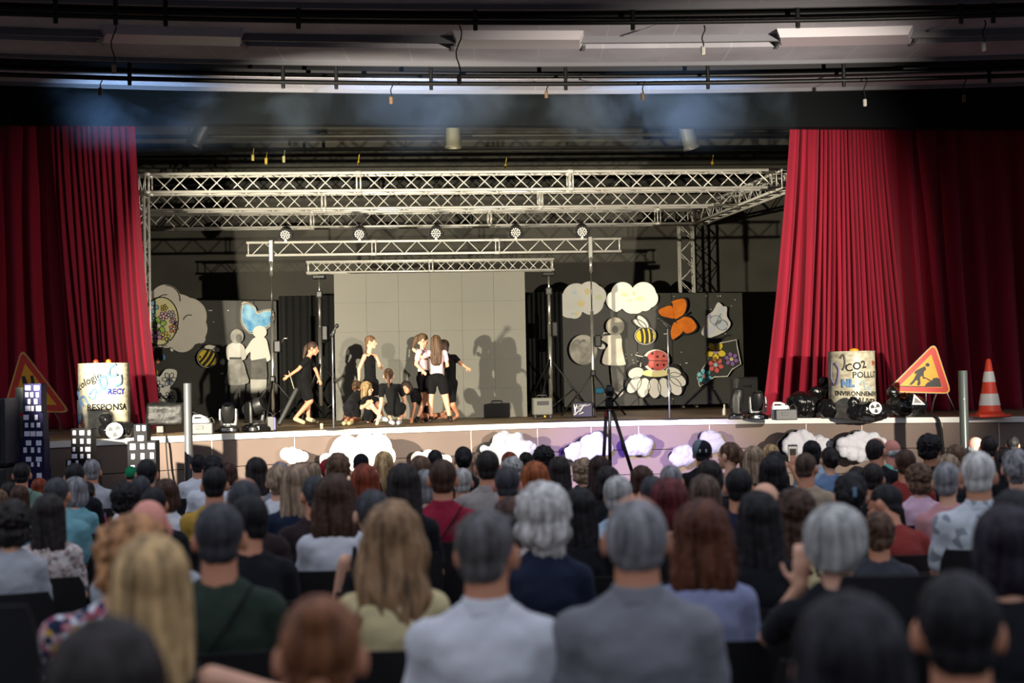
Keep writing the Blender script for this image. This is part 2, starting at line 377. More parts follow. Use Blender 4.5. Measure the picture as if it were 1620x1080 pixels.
# things up in the flies
M_fly = mat('fly_steel', '#25241d', .6, .2, var=.3, scale=1.2)
for k, (y, D, r, lb) in enumerate([(211, 24.0, .035, 'dark fly bar right behind the pelmet'), (236, 26.5, .03, 'dark fly bar above the truss grid, lower of the middle pair'), (247, 27.5, .045, 'thick dark fly bar above the truss grid'), (231, 26.8, .025, 'thin dark fly bar above the truss grid, upper of the middle pair'), (256, 28.6, .035, 'dark fly bar just above the front truss')]):
    a = at(150, y + 6, D); b = at(1300, y - 5, D); b.z = a.z
    mb = MB(); mb.tube([a, b], r, 8); tag(mb.build('fly_bar', M_fly, None, True), lb, 'pipe', 'fly bars over the stage')
X = stage_frame((0, 28.6, 0))
for z0, z1, lb in ((6.05, 6.32, 'long dark box beam high behind the truss grid'), (5.62, 5.86, 'long dark box beam behind and just over the truss grid')):
    mb = MB(); mb.bbox((-1.5, 0, (z0+z1)/2), (17.5, .18, z1-z0), .02, X); struct(mb.build('trim_5', M_fly))
for px, y, D, kind, lb in ((314, 216, 23.6, 0, 'dark theatre spotlight hung behind the pelmet at left'), (717, 218, 23.6, 1, 'olive grey theatre spotlight hung at mid stage'), (1090, 220, 23.6, 2, 'tilted grey theatre spotlight hung at right')):
    p = at(px, y, D); root = empty('theatre_spotlight', p, lb, 'stage light', 'theatre lanterns in the flies')
    mt = mat('lantern_%d' % kind, ['#1c1c1c', '#6a6754', '#55564f'][kind], .5, .2)
    R = Matrix.Translation(p) @ Euler((0, [.5, 0, -.25][kind], 0)).to_matrix().to_4x4()
    mb = MB(); mb.lathe([(.06, .3), (.115, .28), (.12, .1), (.125, 0), (.125, -.12), (.14, -.14), (.14, -.17), (.11, -.17), (.1, -.1)], 16, R); mb.build('housing', mt, root, 'auto')
    mb = MB(); mb.tube([p + Vector((-.15, 0, 0)), p + Vector((-.15, 0, .35)), p + Vector((.15, 0, .35)), p + Vector((.15, 0, 0))], .012, 6); mb.tube([p + Vector((0, 0, .35)), p + Vector((0, 0, .6))], .015, 6); mb.build('yoke', M_pipe, root)
for px, y, c, lb in ((400, 249, '#b0a050', 'short yellowish strap hanging from the fly bars'), (421, 255, '#b89a30', 'yellow tag under the fly bars at left'), (449, 252, '#a8a070', 'pale yellow strap left in the fly bars'), (567, 258, '#c0a028', 'yellow and red clip on the fly bar left of centre'), (800, 263, '#b89a30', 'small yellow tag above the front truss near centre'), (1127, 259, '#b08a28', 'amber clip on the fly bar at right')):
    p = at(px, y, 26.0); mb = MB(); mb.bbox((0, 0, 0), (.05, .03, .12 if px < 500 else .07), .008); mb.cap((0, 0, .03), (.02, 0, .16), .008); o = mb.build('strap_tag', mat('tag' + c, c, .6)); o.location = p; tag(o, lb, 'tag', 'tags and straps in the flies')
# ================================================================ curtains
def curtain_mat():
    m = mat('red_velvet', '#8a1029', .75, var=.12, scale=2, stretch=(3, 3, .3)); b = m.node_tree.nodes['Principled BSDF']
    b.inputs['Sheen Weight'].default_value = .35; b.inputs['Sheen Tint'].default_value = (1, .35, .45, 1); b.inputs['Specular IOR Level'].default_value = .2
    return m
M_cur = curtain_mat()
def curtain(name, label, D, top, bot, folds, amp, seed, ztop, zbot=None, side=0):
    """top/bot = px at left & right edges of the top and of the hem; folds = list of relative fold widths"""
    rnd = random.Random(seed); tot = sum(folds); NV = 46; per = 10
    us = []; ph = []; acc = 0
    for f in folds:
        am = amp * (0.6 + .7 * rnd.random())
        for k in range(per): us.append((acc + f * k / per) / tot); ph.append((k / per, am))
        acc += f
    us.append(1); ph.append((0, amp)); vs = []; U = len(us)
    ph2 = [rnd.random() * 6 for _ in folds] + [0]
    for j in range(NV + 1):
        v = j / NV; e = v ** 1.25
        for i, u in enumerate(us):
            x = (top[0] + (top[1]-top[0]) * u) * (1 - e) + (bot[0] + (bot[1]-bot[0]) * u) * e
            p = at(x, 400, D); z = ztop + ((zbot if zbot is not None else STAGE + .015) - ztop) * v
            t, am = ph[i]; s = -math.cos(2 * PI * t); s = math.copysign(abs(s) ** .8, s)
            g = min(1, .35 + v * .9)
            k = min(len(folds) - 1, i // per); wob = .02 * math.sin(ph2[k] + v * 5)
            vs.append((p.x + wob * v, p.y - am * s * g + .03 * math.sin(v * 4 + ph2[k]), z))
    mb = MB(); mb.add(vs, [(j*U+i, j*U+i+1, (j+1)*U+i+1, (j+1)*U+i) for j in range(NV) for i in range(U-1)])
    o = mb.build(name, M_cur, None, True); md = o.modifiers.new('thickness', 'SOLIDIFY'); md.thickness = .012
    return tag(o, label, 'curtain')
r_ = random.Random(3)
curtain('stage_curtain', 'dark red velvet curtain gathered in slanting folds at the left of the stage', 21.9, (80, 214), (118, 246), [r_.uniform(.6, 1.3) for _ in range(13)], .14, 1, 5.75, side=1)
curtain('stage_curtain', 'dark red velvet curtain hanging in broad flat folds behind the yellow road narrows sign', 22.15, (-420, 110), (-420, 125), [r_.uniform(.8, 1.5) for _ in range(14)], .17, 2, 5.8)
curtain('stage_curtain', 'bright red velvet curtain swept into tight folds behind the right oil drum', 21.7, (1256, 1402), (1203, 1435), [1.6, 1.2, 1.9] + [r_.uniform(.45, .7) for _ in range(17)], .13, 5, 5.75)
curtain('stage_curtain', 'dark red velvet curtain hanging in wide folds behind the traffic cone', 22.1, (1385, 2050), (1405, 2050), [r_.uniform(.8, 1.4) for _ in range(17)], .17, 8, 5.75)
# ================================================================ trusses
M_alu = mat('aluminium_tube', '#cfccc2', .38, .35, var=.06, scale=6)
M_alu2 = mat('aluminium_brace', '#c6c3ba', .42, .3)
def truss(name, label, A, B, W, H, group=None, kind='box', step=None, cr=.024, br=.010, joints=()):
    """A, B = bottom centre ends. W across, H up (box); kind 'ladder' is a flat frame; vertical towers work too"""
    A = Vector(A); B = Vector(B); ax = (B - A).normalized(); L = (B - A).length
    upv = Vector((0, 0, 1)) if abs(ax.z) < .9 else Vector((0, 1, 0)); sd = ax.cross(upv).normalized(); upv = sd.cross(ax).normalized()
    root = empty(name, A, label, 'truss', group)
    def P(s, side, h): return A + ax * s + sd * (side * W / 2) + upv * (h * H)
    cor = [(s, h) for s in (-1, 1) for h in (0, 1)] if kind == 'box' else [(0, 0), (0, 1)]
    for s, h in cor:
        mb = MB(); mb.tube([P(0, s, h), P(L, s, h)], cr, 10); mb.build('chord', M_alu, root, True)
    step = step or H
    def panel_breaks():
        js = [0] + sorted(j * L for j in joints) + [L]
        return list(zip(js, js[1:]))
    for face, (s0, s1) in enumerate([(-1, -1), (1, 1)] if kind == 'box' else [(0, 0)]):
        for a, b in panel_breaks():
            a += .03; b -= .03; n = max(1, round((b - a - .1) / step)); st = (b - a - .1) / n
            for e in (a, b): mb = MB(); mb.tube([P(e, s0, 0), P(e, s1, 1)], br * 1.3, 6); mb.build('upright', M_alu, root, True)
            for i in range(n):
                lo = (i + face) % 2; mb = MB(); mb.tube([P(a + .05 + i*st, s0, lo), P(a + .05 + (i+1)*st, s1, 1 - lo)], br, 6); mb.build('brace', M_alu2, root, True)
    if kind == 'box':
        for h in (0, 1):
            mb = MB(); n = max(2, round(L / step)); st = L / n
            for i in range(n): q = (-1) ** i; mb.tube([P(i*st, -q, h), P((i+1)*st, q, h)], br, 6)
            stuff(mb.build('cross_lattice', M_alu2, root, True))
    for j in joints:
        for s, h in cor:
            mb = MB(); mb.tube([P(j*L - .05, s, h), P(j*L + .05, s, h)], cr * 1.3, 10); mb.build('coupler', M_alu, root, True)
    return root
ZT = 4.76; TH = .28
def lvl(px, py, D, z): p = at(px, py, D); p.z = z; return p
T1a, T1b = lvl(214, 290, 22.6, ZT), lvl(1228, 290, 22.6, ZT); T2a, T2b = lvl(220, 320, 24.9, ZT), lvl(1170, 320, 24.9, ZT); T3a, T3b = lvl(226, 350, 27.8, ZT), lvl(1100, 350, 27.8, ZT)
g = 'parallel trusses of the roof grid'
truss('box_truss', 'bright front aluminium box truss spanning the stage, nearest and topmost of three', T1a, T1b, .28, TH, g, joints=(.02, .34, .67))
truss('box_truss', 'middle aluminium box truss of the three spanning the stage', T2a, T2b, .28, TH, g, joints=(.3, .66))
truss('box_truss', 'rear aluminium box truss of the three, lowest in view, above the moving lights', T3a, T3b, .28, TH, g, joints=(.3, .62, .93))
truss('box_truss', 'aluminium side truss running back along the right of the stage roof grid', T1b + Vector((.22, -.1, 0)), T3b + Vector((.02, .3, 0)), .28, TH, joints=(.1, .9))
truss('box_truss', 'aluminium side truss running back at left, mostly behind the curtain', T1a + Vector((-.25, -.1, 0)), T3a + Vector((-.3, .1, 0)), .28, TH, joints=(.1, .9))
q = at(1087, 400, 27.9); truss('truss_tower', 'upright aluminium truss tower rising behind the right painted board', (q.x, q.y, STAGE + .02), (q.x, q.y, ZT), .27, .27, step=.27)
q = at(229, 400, 22.75); truss('truss_tower', 'upright aluminium truss tower half hidden by the left curtain edge', (q.x - .12, q.y, STAGE + .02), (q.x - .12, q.y, ZT), .24, .27, step=.27)
a4 = a = at(390, 404, 23.6); b = at(983, 402, 23.6); b.z = a.z
H4 = 20 / FP * 23.6
root4 = truss('lighting_truss', 'slim aluminium lighting truss on two stands carrying the round lights', a, b, .2, H4, None, 'ladder', .21, cr=.022, br=.008, joints=(.335, .665))
a5 = at(485, 432, 24.9); b5 = at(876, 430, 24.9); b5.z = a5.z
truss('lighting_truss', 'short aluminium truss right above the grey video screen', a5, b5, .2, 17 / FP * 24.9, None, 'box', .18, cr=.02, br=.007, joints=(.5,))
# ================================================================ on the stage: screen, boards and painted cut-outs
def frame_at(px, py, D, z=None, rz=0):
    p = at(px, py, D)
    if z is not None: p.z = z
    return Matrix.Translation(p) @ Matrix.Rotation(math.atan(YAW) + rz, 4, 'Z')
def outline(pts, D, x0=None):
    """pixel outline -> local (x,z) polygon on the stage-parallel plane through D, about its first point's frame"""
    c = at(*(x0 or pts[0]), D); a = math.atan(YAW); out = []
    for x, y in pts:
        d = at(x, y, D) - c; out.append((d.x * math.cos(a) + d.y * math.sin(a), d.z))
    return Matrix.Translation(c) @ Matrix.Rotation(a, 4, 'Z'), out
def catm(pts, sub=5, closed=True):
    n = len(pts); out = []
    for i in range(n if closed else n - 1):
        p0, p1, p2, p3 = (pts[(i+k-1) % n] if closed else pts[min(max(i+k-1, 0), n-1)] for k in range(4))
        for k in range(sub):
            t = k/sub; out.append(tuple(.5*(2*b + (c-a)*t + (2*a-5*b+4*c-d)*t*t + (3*b-a-3*c+d)*t**3) for a, b, c, d in zip(p0, p1, p2, p3)))
    return out if closed else out + [pts[-1]]
def circ(cx, cy, rx, ry=None, n=24, rot=0, a0=0, a1=2*PI):
    ry = ry or rx; out = []
    for i in range(n):
        t = a0 + (a1-a0)*i/(n if a1-a0 > 6.2 else n-1); x, y = rx*math.cos(t), ry*math.sin(t)
        out.append((cx + x*math.cos(rot) - y*math.sin(rot), cy + x*math.sin(rot) + y*math.cos(rot)))
    return out
def lobes(cs):
    """union outline of circles (cx,cy,r) as seen from their common centre"""
    mx = sum(c[0] for c in cs)/len(cs); my = sum(c[1] for c in cs)/len(cs); out = []
    for i in range(120):
        t = 2*PI*i/120; dx, dy = math.cos(t), math.sin(t); best = 0
        for cx, cy, r in cs:
            bx, by = cx-mx, cy-my; b = bx*dx+by*dy; q = b*b-(bx*bx+by*by)+r*r
            if q >= 0: best = max(best, b+math.sqrt(q))
        if best > 0: out.append((mx+best*dx, my+best*dy))
    return out
class Cut:
    """a flat painted cut-out of real board: a base plus thinner painted pieces glued on its face"""
    def __init__(s, name, label, D, pts, m, group=None, cat='stage decoration', th=.02, part='board'):
        s.D = D; s.c = pts[0]; X, poly = outline(pts, D); s.X = X; s.k = 0
        s.root = empty(name, X.translation, label, cat, group)
        mb = MB(); mb.prism(poly, th, X); mb.build(part, m, s.root)
    def add(s, part, pts, m, lift=1, th=.004, label=None, stuff_=False):
        polys = pts if isinstance(pts[0][0], (tuple, list)) else [pts]; mb = MB(); c = at(*s.c, s.D); a = math.atan(YAW)
        for P_ in polys:
            poly = []
            for x, y in P_:
                d = at(x, y, s.D) - c; poly.append((d.x*math.cos(a) + d.y*math.sin(a), d.z))
            mb.prism(poly, th, s.X @ Matrix.Translation((0, -th*lift - .0004*lift, 0)))
        o = mb.build(part, m, s.root)
        if label: o['label'] = label
        return o
    def line(s, part, paths, m, w=.6, lift=1):
        """painted line, w = half width in px"""
        paths = paths if isinstance(paths[0][0], (tuple, list)) else [paths]; mb = MB()
        r = w / FP * s.D; Y = Vector((math.sin(math.atan(YAW)), -1, 0)).normalized()
        for P_ in paths:
            pts = [at(x, y, s.D) for x, y in P_]; off = Vector((0, -.0045*lift - .001, 0)); vs = []; fs = []
            for i, p in enumerate(pts):
                d = (pts[min(i+1, len(pts)-1)] - pts[max(i-1, 0)]).normalized(); n = d.cross(Vector((0, 1, 0))).normalized() * r
                vs += [p + off + n, p + off - n, p + off - n + Vector((0, .006, 0)), p + off + n + Vector((0, .006, 0))]
            for i in range(len(pts)-1):
                for j in range(4): l = (j+1) % 4; fs.append((i*4+j, i*4+l, i*4+4+l, i*4+4+j))
            fs += [(3,2,1,0), tuple(len(vs)-4+q for q in (0,1,2,3))]; mb.add(vs, fs)
        return mb.build(part, m, s.root)
# --- video screen (switched off) made of cabinets
DS = 24.1
M_scr = mat('led_face_off', '#605e54', .55, var=.05, scale=.8); M_seam = mat('led_seam', '#46453c', .7)
X, poly = outline([(528, 433), (830, 433), (831, 662), (530, 666)], DS)
w_ = poly[1][0]; ztop = X.translation.z; z0 = STAGE + .005
root = empty('video_screen', (X.translation.x, X.translation.y, z0), 'large grey switched-off video wall at the back of the stage', 'screen')
R = Matrix.Translation((X.translation.x, X.translation.y, z0)) @ Matrix.Rotation(math.atan(YAW), 4, 'Z'); H_ = ztop - z0
mb = MB(); mb.box((0, .012, 0), (w_, .1, H_), R); mb.build('backing', M_seam, root)
nx, nz = 6, 5
for i in range(nx):
    for j in range(nz):
        mb = MB(); e = .0015; mb.box((w_*i/nx + e, 0, H_*j/nz + e), (w_*(i+1)/nx - e, .02, H_*(j+1)/nz - e), R); mb.build('screen_cabinet', M_scr, root)
# black masking curtains around the screen
for x0, x1, D, lb in ((440, 529, 25.75, 'black masking cloth hanging left of the grey video wall'), (830, 888, 25.75, 'black masking cloth hanging right of the grey video wall')):
    a = at(x0, 440, D); b = at(x1, 440, D); vs = []; N = 40
    for j, z in enumerate((4.0, STAGE + .02)):
        for i in range(N+1): p = a.lerp(b, i/N); vs.append((p.x, p.y + .05*math.sin(i*1.25) , 3.32 if j == 0 else z))
    mb = MB(); mb.add(vs, [(i, i+1, N+2+i, N+1+i) for i in range(N)]); o = mb.build('masking_cloth', mat('black_serge', '#0b0b0b', .95), None, True); md = o.modifiers.new('t', 'SOLIDIFY'); md.thickness = .01; tag(o, lb, 'curtain')
# --- painted boards
M_board = mat('board_black_paint', '#3a3a33', .6, var=.12, scale=2.5)
def board(label, D, pts, zb, seams, specks):
    X, poly = outline(pts, D); root = empty('backdrop_board', X.translation, label, 'backdrop')
    lo = zb - X.translation.z; poly = [(poly[0][0], poly[0][1]), (poly[1][0], poly[1][1]), (poly[1][0], lo), (poly[0][0], lo)]
    mb = MB(); mb.prism(poly, .03, X); mb.build('panel', M_board, root)
    for sx in seams:
        p = at(sx, 560, D); d = (p - X.translation).length; mb = MB(); mb.box((d-.008, -.004, lo), (d+.008, .001, poly[0][1]-.01), X); mb.build('seam', black, root)
    for fx in (.08, .92):
        w = poly[1][0]; mb = MB(); mb.box((w*fx-.03, .03, STAGE - X.translation.z), (w*fx+.03, .08, -.1), X); mb.box((w*fx-.03, -.15, STAGE - X.translation.z + .002), (w*fx+.03, .5, STAGE - X.translation.z + .05), X); mb.build('foot', black, root)
    mb = MB()
    for x, y, r in specks:
        p = at(x, y, D); mb.box((p.x - .012*r, p.y - .006, p.z - .008), (p.x + .012*r, p.y - .002, p.z + .008))
    if specks: stuff(mb.build('paint_speck', mat('paint_speck', '#d8d4c4', .6), root))
    return root
DBL = 27.3; DBR = 27.3
rs = random.Random(5)
board('black painted board standing at the left with cut-out children in front of it', DBL, [(228, 474), (437, 476)], STAGE + .06, (378, 412), [(333, 491, 3), (361, 491, 1), (338, 509, 1), (351, 591, 2.5), (352, 590, 2)])
board('wide black painted board at the right carrying butterfly, ladybird and flowers', DBR, [(884, 464), (1174, 463)], STAGE + .09, (962, 1035), [(rs.uniform(990, 1010), rs.uniform(555, 580), .7) for _ in range(9)] + [(rs.uniform(1040, 1165), rs.uniform(467, 475), .8) for _ in range(8)] + [(rs.uniform(1040, 1160), rs.uniform(480, 640), .6) for _ in range(14)] + [(1086, 574, 2), (1053, 528, 3)])
F = .09  # how far in front of its board each cut-out stands
M_wh = mat('white_cardboard', '#e9e5d8', .7, var=.03, scale=2); M_gry = mat('grey_wash_card', '#c4bfb2', .7, col2='#a39f94', scale=2.2)
M_ink = mat('black_ink', '#15140f', .6)
def hexm(h, r=.65): return mat('paint_' + h, h, r)
DL = DBL - F; DR = DBR - F
c = Cut('cloud_cutout', 'big pale cardboard cloud behind a colourful flower ball on the left board', DL + .03, lobes([(262, 474, 24), (250, 500, 30), (282, 495, 30), (298, 500, 29), (303, 520, 25), (288, 535, 22), (262, 520, 30), (318, 536, 7), (240, 480, 20)]), mat('grey_card', '#d8d2c2', .8, var=.05, scale=1.5))
c.line('outline_stroke', [circ(262, 474, 23, n=12, a0=-1.9, a1=.1)[2:], circ(262, 482, 16, n=9, a0=-2.9, a1=-1.4), circ(300, 508, 10, n=9, a0=-2.9, a1=-1.2)], M_ink, .7)
# flower ball
c = Cut('flower_ball_cutout', 'round cut-out full of outlined pastel flowers before the left cloud', DL - .03, circ(254, 508, 28, 38, 40, .1), mat('cream_paint', '#e6dfa8', .7))
cols = ['#8fc7dd', '#e8b7c9', '#a9cf5a', '#f0d458', '#c58fc0', '#7ac0b0', '#e8a07a', '#d9c9e4', '#6fb0e0']
fl = [(240, 486, 12, 0), (251, 515, 14, 2), (246, 531, 12, 4), (259, 500, 8, 1), (260, 487, 6, 3), (271, 497, 7, 7), (275, 520, 8, 6), (262, 532, 8, 3), (274, 507, 6, 1), (239, 503, 8, 0), (268, 540, 5, 5), (279, 512, 4, 4), (240, 515, 5, 8)]
for x, y, r, k in fl:
    pet = []; ctr = circ(x, y, r*.26, n=12)
    for q in range(5):
        t = 2*PI*q/5 + .4*k; px_, py_ = x + r*.6*math.cos(t), y + r*.6*math.sin(t)
        if (px_-254)**2/28**2 + (py_-508)**2/38**2 < .95: pet.append(circ(px_, py_, r*.36, r*.3, 14, t))
    c.line('petal_outline', [p + [p[0]] for p in pet], M_ink, .45, 2)
    c.add('petal', pet, hexm(cols[k]), 1); c.add('flower_centre', ctr, hexm('#efe9dd'), 2)
c.line('outline_stroke', circ(254, 508, 28, 38, 40, .1) + [circ(254, 508, 28, 38, 40, .1)[0]], M_ink, .8)
for x, y, h, nm in ((242, 552, '#e8dfd0', 'white drop below the left edge of the flower ball'), (272, 552, '#ede6dc', 'white drop below the right edge of the flower ball'), (259, 565, '#5f8fc4', 'blue drop, the only one below the flower ball'), (250, 571, '#dd8f60', 'orange drop, lower left of the blue one')):
    Cut('drop_cutout', nm, DL + .06, catm([(x, y-5), (x+2.6, y+1), (x, y+4), (x-2.6, y+1)], 4), hexm(h), 'paper drops falling from the flower ball', th=.008)
# grey flower bunch
c = Cut('flower_bunch_cutout', 'grey and white outlined flower bunch low at the left by the curtain', DL, catm([(240, 590), (252, 596), (262, 584), (279, 586), (277, 602), (268, 614), (278, 618), (277, 637), (246, 637), (240, 615)], 3), M_wh)
for x, y, r, n in ((268, 600, 12, 6), (249, 610, 9, 5), (268, 628, 9, 6), (252, 628, 7, 5)):
    pp = []
    for q in range(n): t = 2*PI*q/n; pp.append(circ(x + r*.5*math.cos(t), y + r*.5*math.sin(t), r*.48, r*.26, 12, t))
    c.line('petal_outline', [p + [p[0]] for p in pp], M_ink, .5); 
c.add('petal', [circ(266, 604, 6, 2.5, 12, 1.2), circ(271, 604, 5, 2, 12, 1.9)], hexm('#8f9db8')); c.add('yellow_flower', circ(246, 589, 4, 5), hexm('#d8c63a')); c.add('blue_flower', circ(258, 611, 2.4), hexm('#4f86b8'))
def bee(cx, cy, rx, ry, rot, D, label, flip=1):
    pts = circ(cx, cy, rx, ry, 30, rot)
    wing = lambda ox, oy, a, b, r: circ(cx+ox, cy+oy, a, b, 20, r)
    w1, w2 = (wing(8, -15, 13, 5.5, .25), wing(4, -17, 11, 4.5, -.15)) if flip > 0 else (wing(-4, -22, 13, 6, .85), wing(-9, -19, 12, 5, .55))
    c = Cut('bee_cutout', label, D, circ(cx, cy, rx+1.4, ry+1.4, 30, rot), M_wh, 'painted bees')
    c.add('wing', w1, M_wh, -1, .012); c.add('wing', w2, M_wh, -3, .012)
    c.line('wing_outline', [w1 + [w1[0]], w2 + [w2[0]]], M_ink, .5, 1)
    c.add('body', pts, hexm('#e2c52e'), 1)
    st = []
    for o, hw in ((-.42, .13), (.05, .16), (.52, .13)):
        col = []; 
        for s in range(9): v = -1 + 2*s/8; q = math.sqrt(max(0, 1-v*v)); col.append(v)
        L = [( (o-hw)*rx, v*ry*math.sqrt(max(.02, 1-(o-hw)**2))) for v in [-1+2*s/8 for s in range(9)]]; Rr = [((o+hw)*rx, v*ry*math.sqrt(max(.02, 1-(o+hw)**2))) for v in [1-2*s/8 for s in range(9)]]
        ro = rot + (.5 if flip > 0 else -.1); st.append([(cx + x*math.cos(ro) - y*math.sin(ro), cy + x*math.sin(ro) + y*math.cos(ro)) for x, y in [(p[0] + .12*rx*(1-(p[1]/ry)**2), p[1]) for p in L + Rr]])
    for q in st: c.add('stripe', q, M_ink, 2)
    c.line('outline_stroke', pts + [pts[0]], M_ink, .6)
    e = (cx - rx*.75, cy - ry*.1) if flip > 0 else (cx + rx*.72, cy - ry*.15)
    c.add('eye', circ(e[0], e[1], 1.4, 2.2, 10), M_ink, 3)
bee(328, 566, 15, 14, .1, DL, 'yellow and black bee on the left board', 1)
bee(1021, 531, 15.5, 12.5, .0, DR, 'yellow and black bee on the right board above the ladybird', -1)
# blue heart
c = Cut('heart_cutout', 'blue watercolour heart with torn pale edge high on the left board', DL, catm([(382, 480), (392, 478), (404, 484), (408, 492), (420, 489), (431, 490), (434, 502), (430, 514), (415, 524), (398, 528), (386, 520), (380, 505)], 4), mat('torn_card', '#cfc4ae', .8))
c.add('blue_paint', catm([(385, 484), (393, 482), (402, 487), (407, 497), (420, 492), (429, 494), (431, 503), (427, 512), (414, 520), (399, 525), (391, 520), (383, 505)], 4), mat('watercolour_blue', '#2f8fc8', .6, col2='#9fd4ec', scale=5))
c.line('outline_stroke', catm([(382, 482), (392, 480), (404, 485), (408, 494), (420, 490), (431, 492), (433, 502), (429, 513), (414, 522), (398, 526), (388, 521), (381, 505), (382, 482)], 3, False), mat('dark_blue_ink', '#20384a', .6), .5, 2)
# children cut-outs (photo prints)
def kid_cut(label, D, parts_, m0, grp=None):
    c = Cut('child_cutout', label, D, parts_[0][1], parts_[0][2], grp, th=.015, part=parts_[0][0])
    for i, (nm, p, m, lf) in enumerate(parts_[1:]): c.add(nm, p, m, lf, .008 if lf < 0 else .004)
    return c
M_ph1 = mat('print_pale', '#c9c6bb', .6, var=.1, scale=4); M_ph2 = mat('print_grey', '#8f8d84', .6, var=.3, scale=5); M_ph3 = mat('print_dark', '#55534c', .6, var=.4, scale=5)
kid_cut('grey photo cut-out of a girl in a flared skirt on the left board', DL - .04, [
    ('torso', catm([(362, 545), (372, 541), (384, 545), (388, 555), (389, 566), (381, 570), (364, 570), (359, 566), (358, 552)], 3), M_ph1),
    ('skirt', catm([(363, 568), (382, 568), (390, 590), (393, 605), (374, 609), (355, 606), (360, 588)], 3), M_ph2, 1),
    ('belt', [(363, 565), (382, 565), (382, 568), (363, 568)], M_ink, 3),
    ('legs', [(364, 607), (388, 607), (386, 640), (380, 643), (377, 618), (373, 645), (364, 645)], M_ph3, -1),
    ('head', circ(375, 532, 10.5, 11.5), M_ph2, 1), ('head_print', circ(378, 535, 5, 7), M_ph3, 2)], None)
kid_cut('pale photo cut-out of a child in shorts beside the girl cut-out', DL - .02, [
    ('torso', catm([(400, 536), (410, 532), (421, 536), (425, 552), (428, 568), (422, 572), (420, 570), (398, 571), (396, 556), (386, 568), (383, 562), (392, 547)], 3), M_wh),
    ('shorts', [(397, 570), (421, 566), (423, 596), (421, 600), (397, 600)], M_ph3, 1),
    ('legs', [(396, 600), (422, 600), (420, 634), (412, 640), (409, 615), (405, 635), (397, 628)], M_ph1, -1),
    ('head', circ(411, 525, 11, 10), M_wh, 1)], None)
kid_cut('pale photo cut-out of a girl in a dress holding the moon on the right board', DR - .04, [
    ('dress', catm([(965, 530), (975, 527), (983, 532), (984, 550), (989, 572), (988, 577), (970, 578), (953, 574), (957, 555), (962, 545), (950, 537), (938, 533), (940, 530), (956, 531)], 3), mat('print_cream', '#e6e0cc', .6, col2='#cfc9b4', scale=3)),
    ('head', circ(973, 516, 14.5, 14), mat('print_head', '#a8a290', .6, var=.25, scale=6), 1), ('face_print', circ(973, 521, 5, 6), M_ph3, 2),  # dark oval printed on the face
    ('arm', catm([(946, 544), (956, 545), (957, 551), (950, 552), (946, 549)], 3), M_wh, 1),
    ('leg', [(966, 577), (988, 577), (986, 610), (984, 622), (970, 618), (968, 600)], M_ph3, -1), ('shoe', [(968, 612), (985, 600), (986, 622), (980, 628), (972, 618)], M_ph1, -1)], None)
c = Cut('moon_cutout', 'round grey mottled moon held by the girl cut-out', DR - .01, circ(923, 553, 22.5, 24, 36), mat('moon_print', '#c9c4b4', .6, col2='#8a8678', scale=5))
c.line('outline_stroke', circ(923, 553, 22.5, 24, 36) + [circ(923, 553, 22.5, 24, 36)[0]], M_ph3, .5)
c.add('moon_patch', [circ(914, 541, 6, 4, 14, .3), circ(923, 539, 4, 2.5), circ(929, 566, 5, 2.5)], M_ph2)
M_cl = mat('cloud_watercolour', '#f2efe2', .7, col2='#e4e6da', scale=3)
c = Cut('cloud_cutout', 'white cloud with faint yellow and green paint, left one over the right board', DR + .02, lobes([(902, 482, 21), (912, 470, 22), (933, 464, 19), (935, 478, 20), (942, 468, 17), (909, 492, 12), (890, 488, 11)]), M_cl)
c.add('paint_wash', [circ(919, 480, 6, 5), circ(929, 461, 4, 5), circ(912, 496, 4, 3)], hexm('#f0dfa0')); c.add('paint_wash', [circ(948, 470, 5, 4)], hexm('#dbe8b4')); c.add('paint_wash', [circ(909, 463, 4, 3), circ(906, 496, 3, 2)], hexm('#cfe2e8'))
c = Cut('cloud_cutout', 'white cloud with faint orange paint, right one over the right board', DR + .0, lobes([(975, 475, 16), (985, 464, 18), (1018, 466, 20), (1026, 472, 15), (1000, 478, 18), (975, 484, 9), (1020, 480, 12), (1006, 482, 14)]), M_cl)
c.add('paint_wash', [circ(988, 466, 6, 3), circ(1003, 464, 3, 4), circ(996, 475, 4, 2)], hexm('#f3ddb0')); c.add('paint_wash', [circ(1012, 472, 7, 4)], hexm('#f1e6b8')); c.add('paint_wash', [circ(980, 452, 6, 3), circ(1022, 482, 4, 2)], hexm('#d9e6e6'))
# butterfly
M_or = mat('orange_paint', '#ee8312', .6, col2='#d96c0a', scale=6)
wings = [catm([(1064, 480), (1062, 477), (1074, 473), (1083, 473), (1086, 482), (1084, 492), (1078, 500), (1067, 504), (1065, 488)], 3), catm([(1042, 491), (1052, 485), (1063, 484), (1066, 496), (1066, 503), (1056, 502), (1046, 499)], 3),
         catm([(1070, 508), (1080, 501), (1094, 504), (1102, 516), (1096, 524), (1085, 527), (1078, 518)], 3), catm([(1065, 512), (1069, 510), (1080, 520), (1078, 527), (1068, 535), (1063, 536), (1061, 524)], 3)]
c = Cut('butterfly_cutout', 'large orange butterfly with black wing edges on the right board', DR, catm([(1063, 476), (1074, 471), (1086, 472), (1088, 485), (1083, 498), (1092, 500), (1104, 515), (1100, 525), (1086, 530), (1078, 530), (1066, 538), (1060, 535), (1060, 515), (1050, 506), (1040, 494), (1042, 488), (1055, 483), (1063, 482)], 3), M_ink)
for q in wings: c.add('wing', q, M_or)
c.line('body', [(1063, 508), (1072, 505), (1090, 494)], M_ink, 1.6, 2)
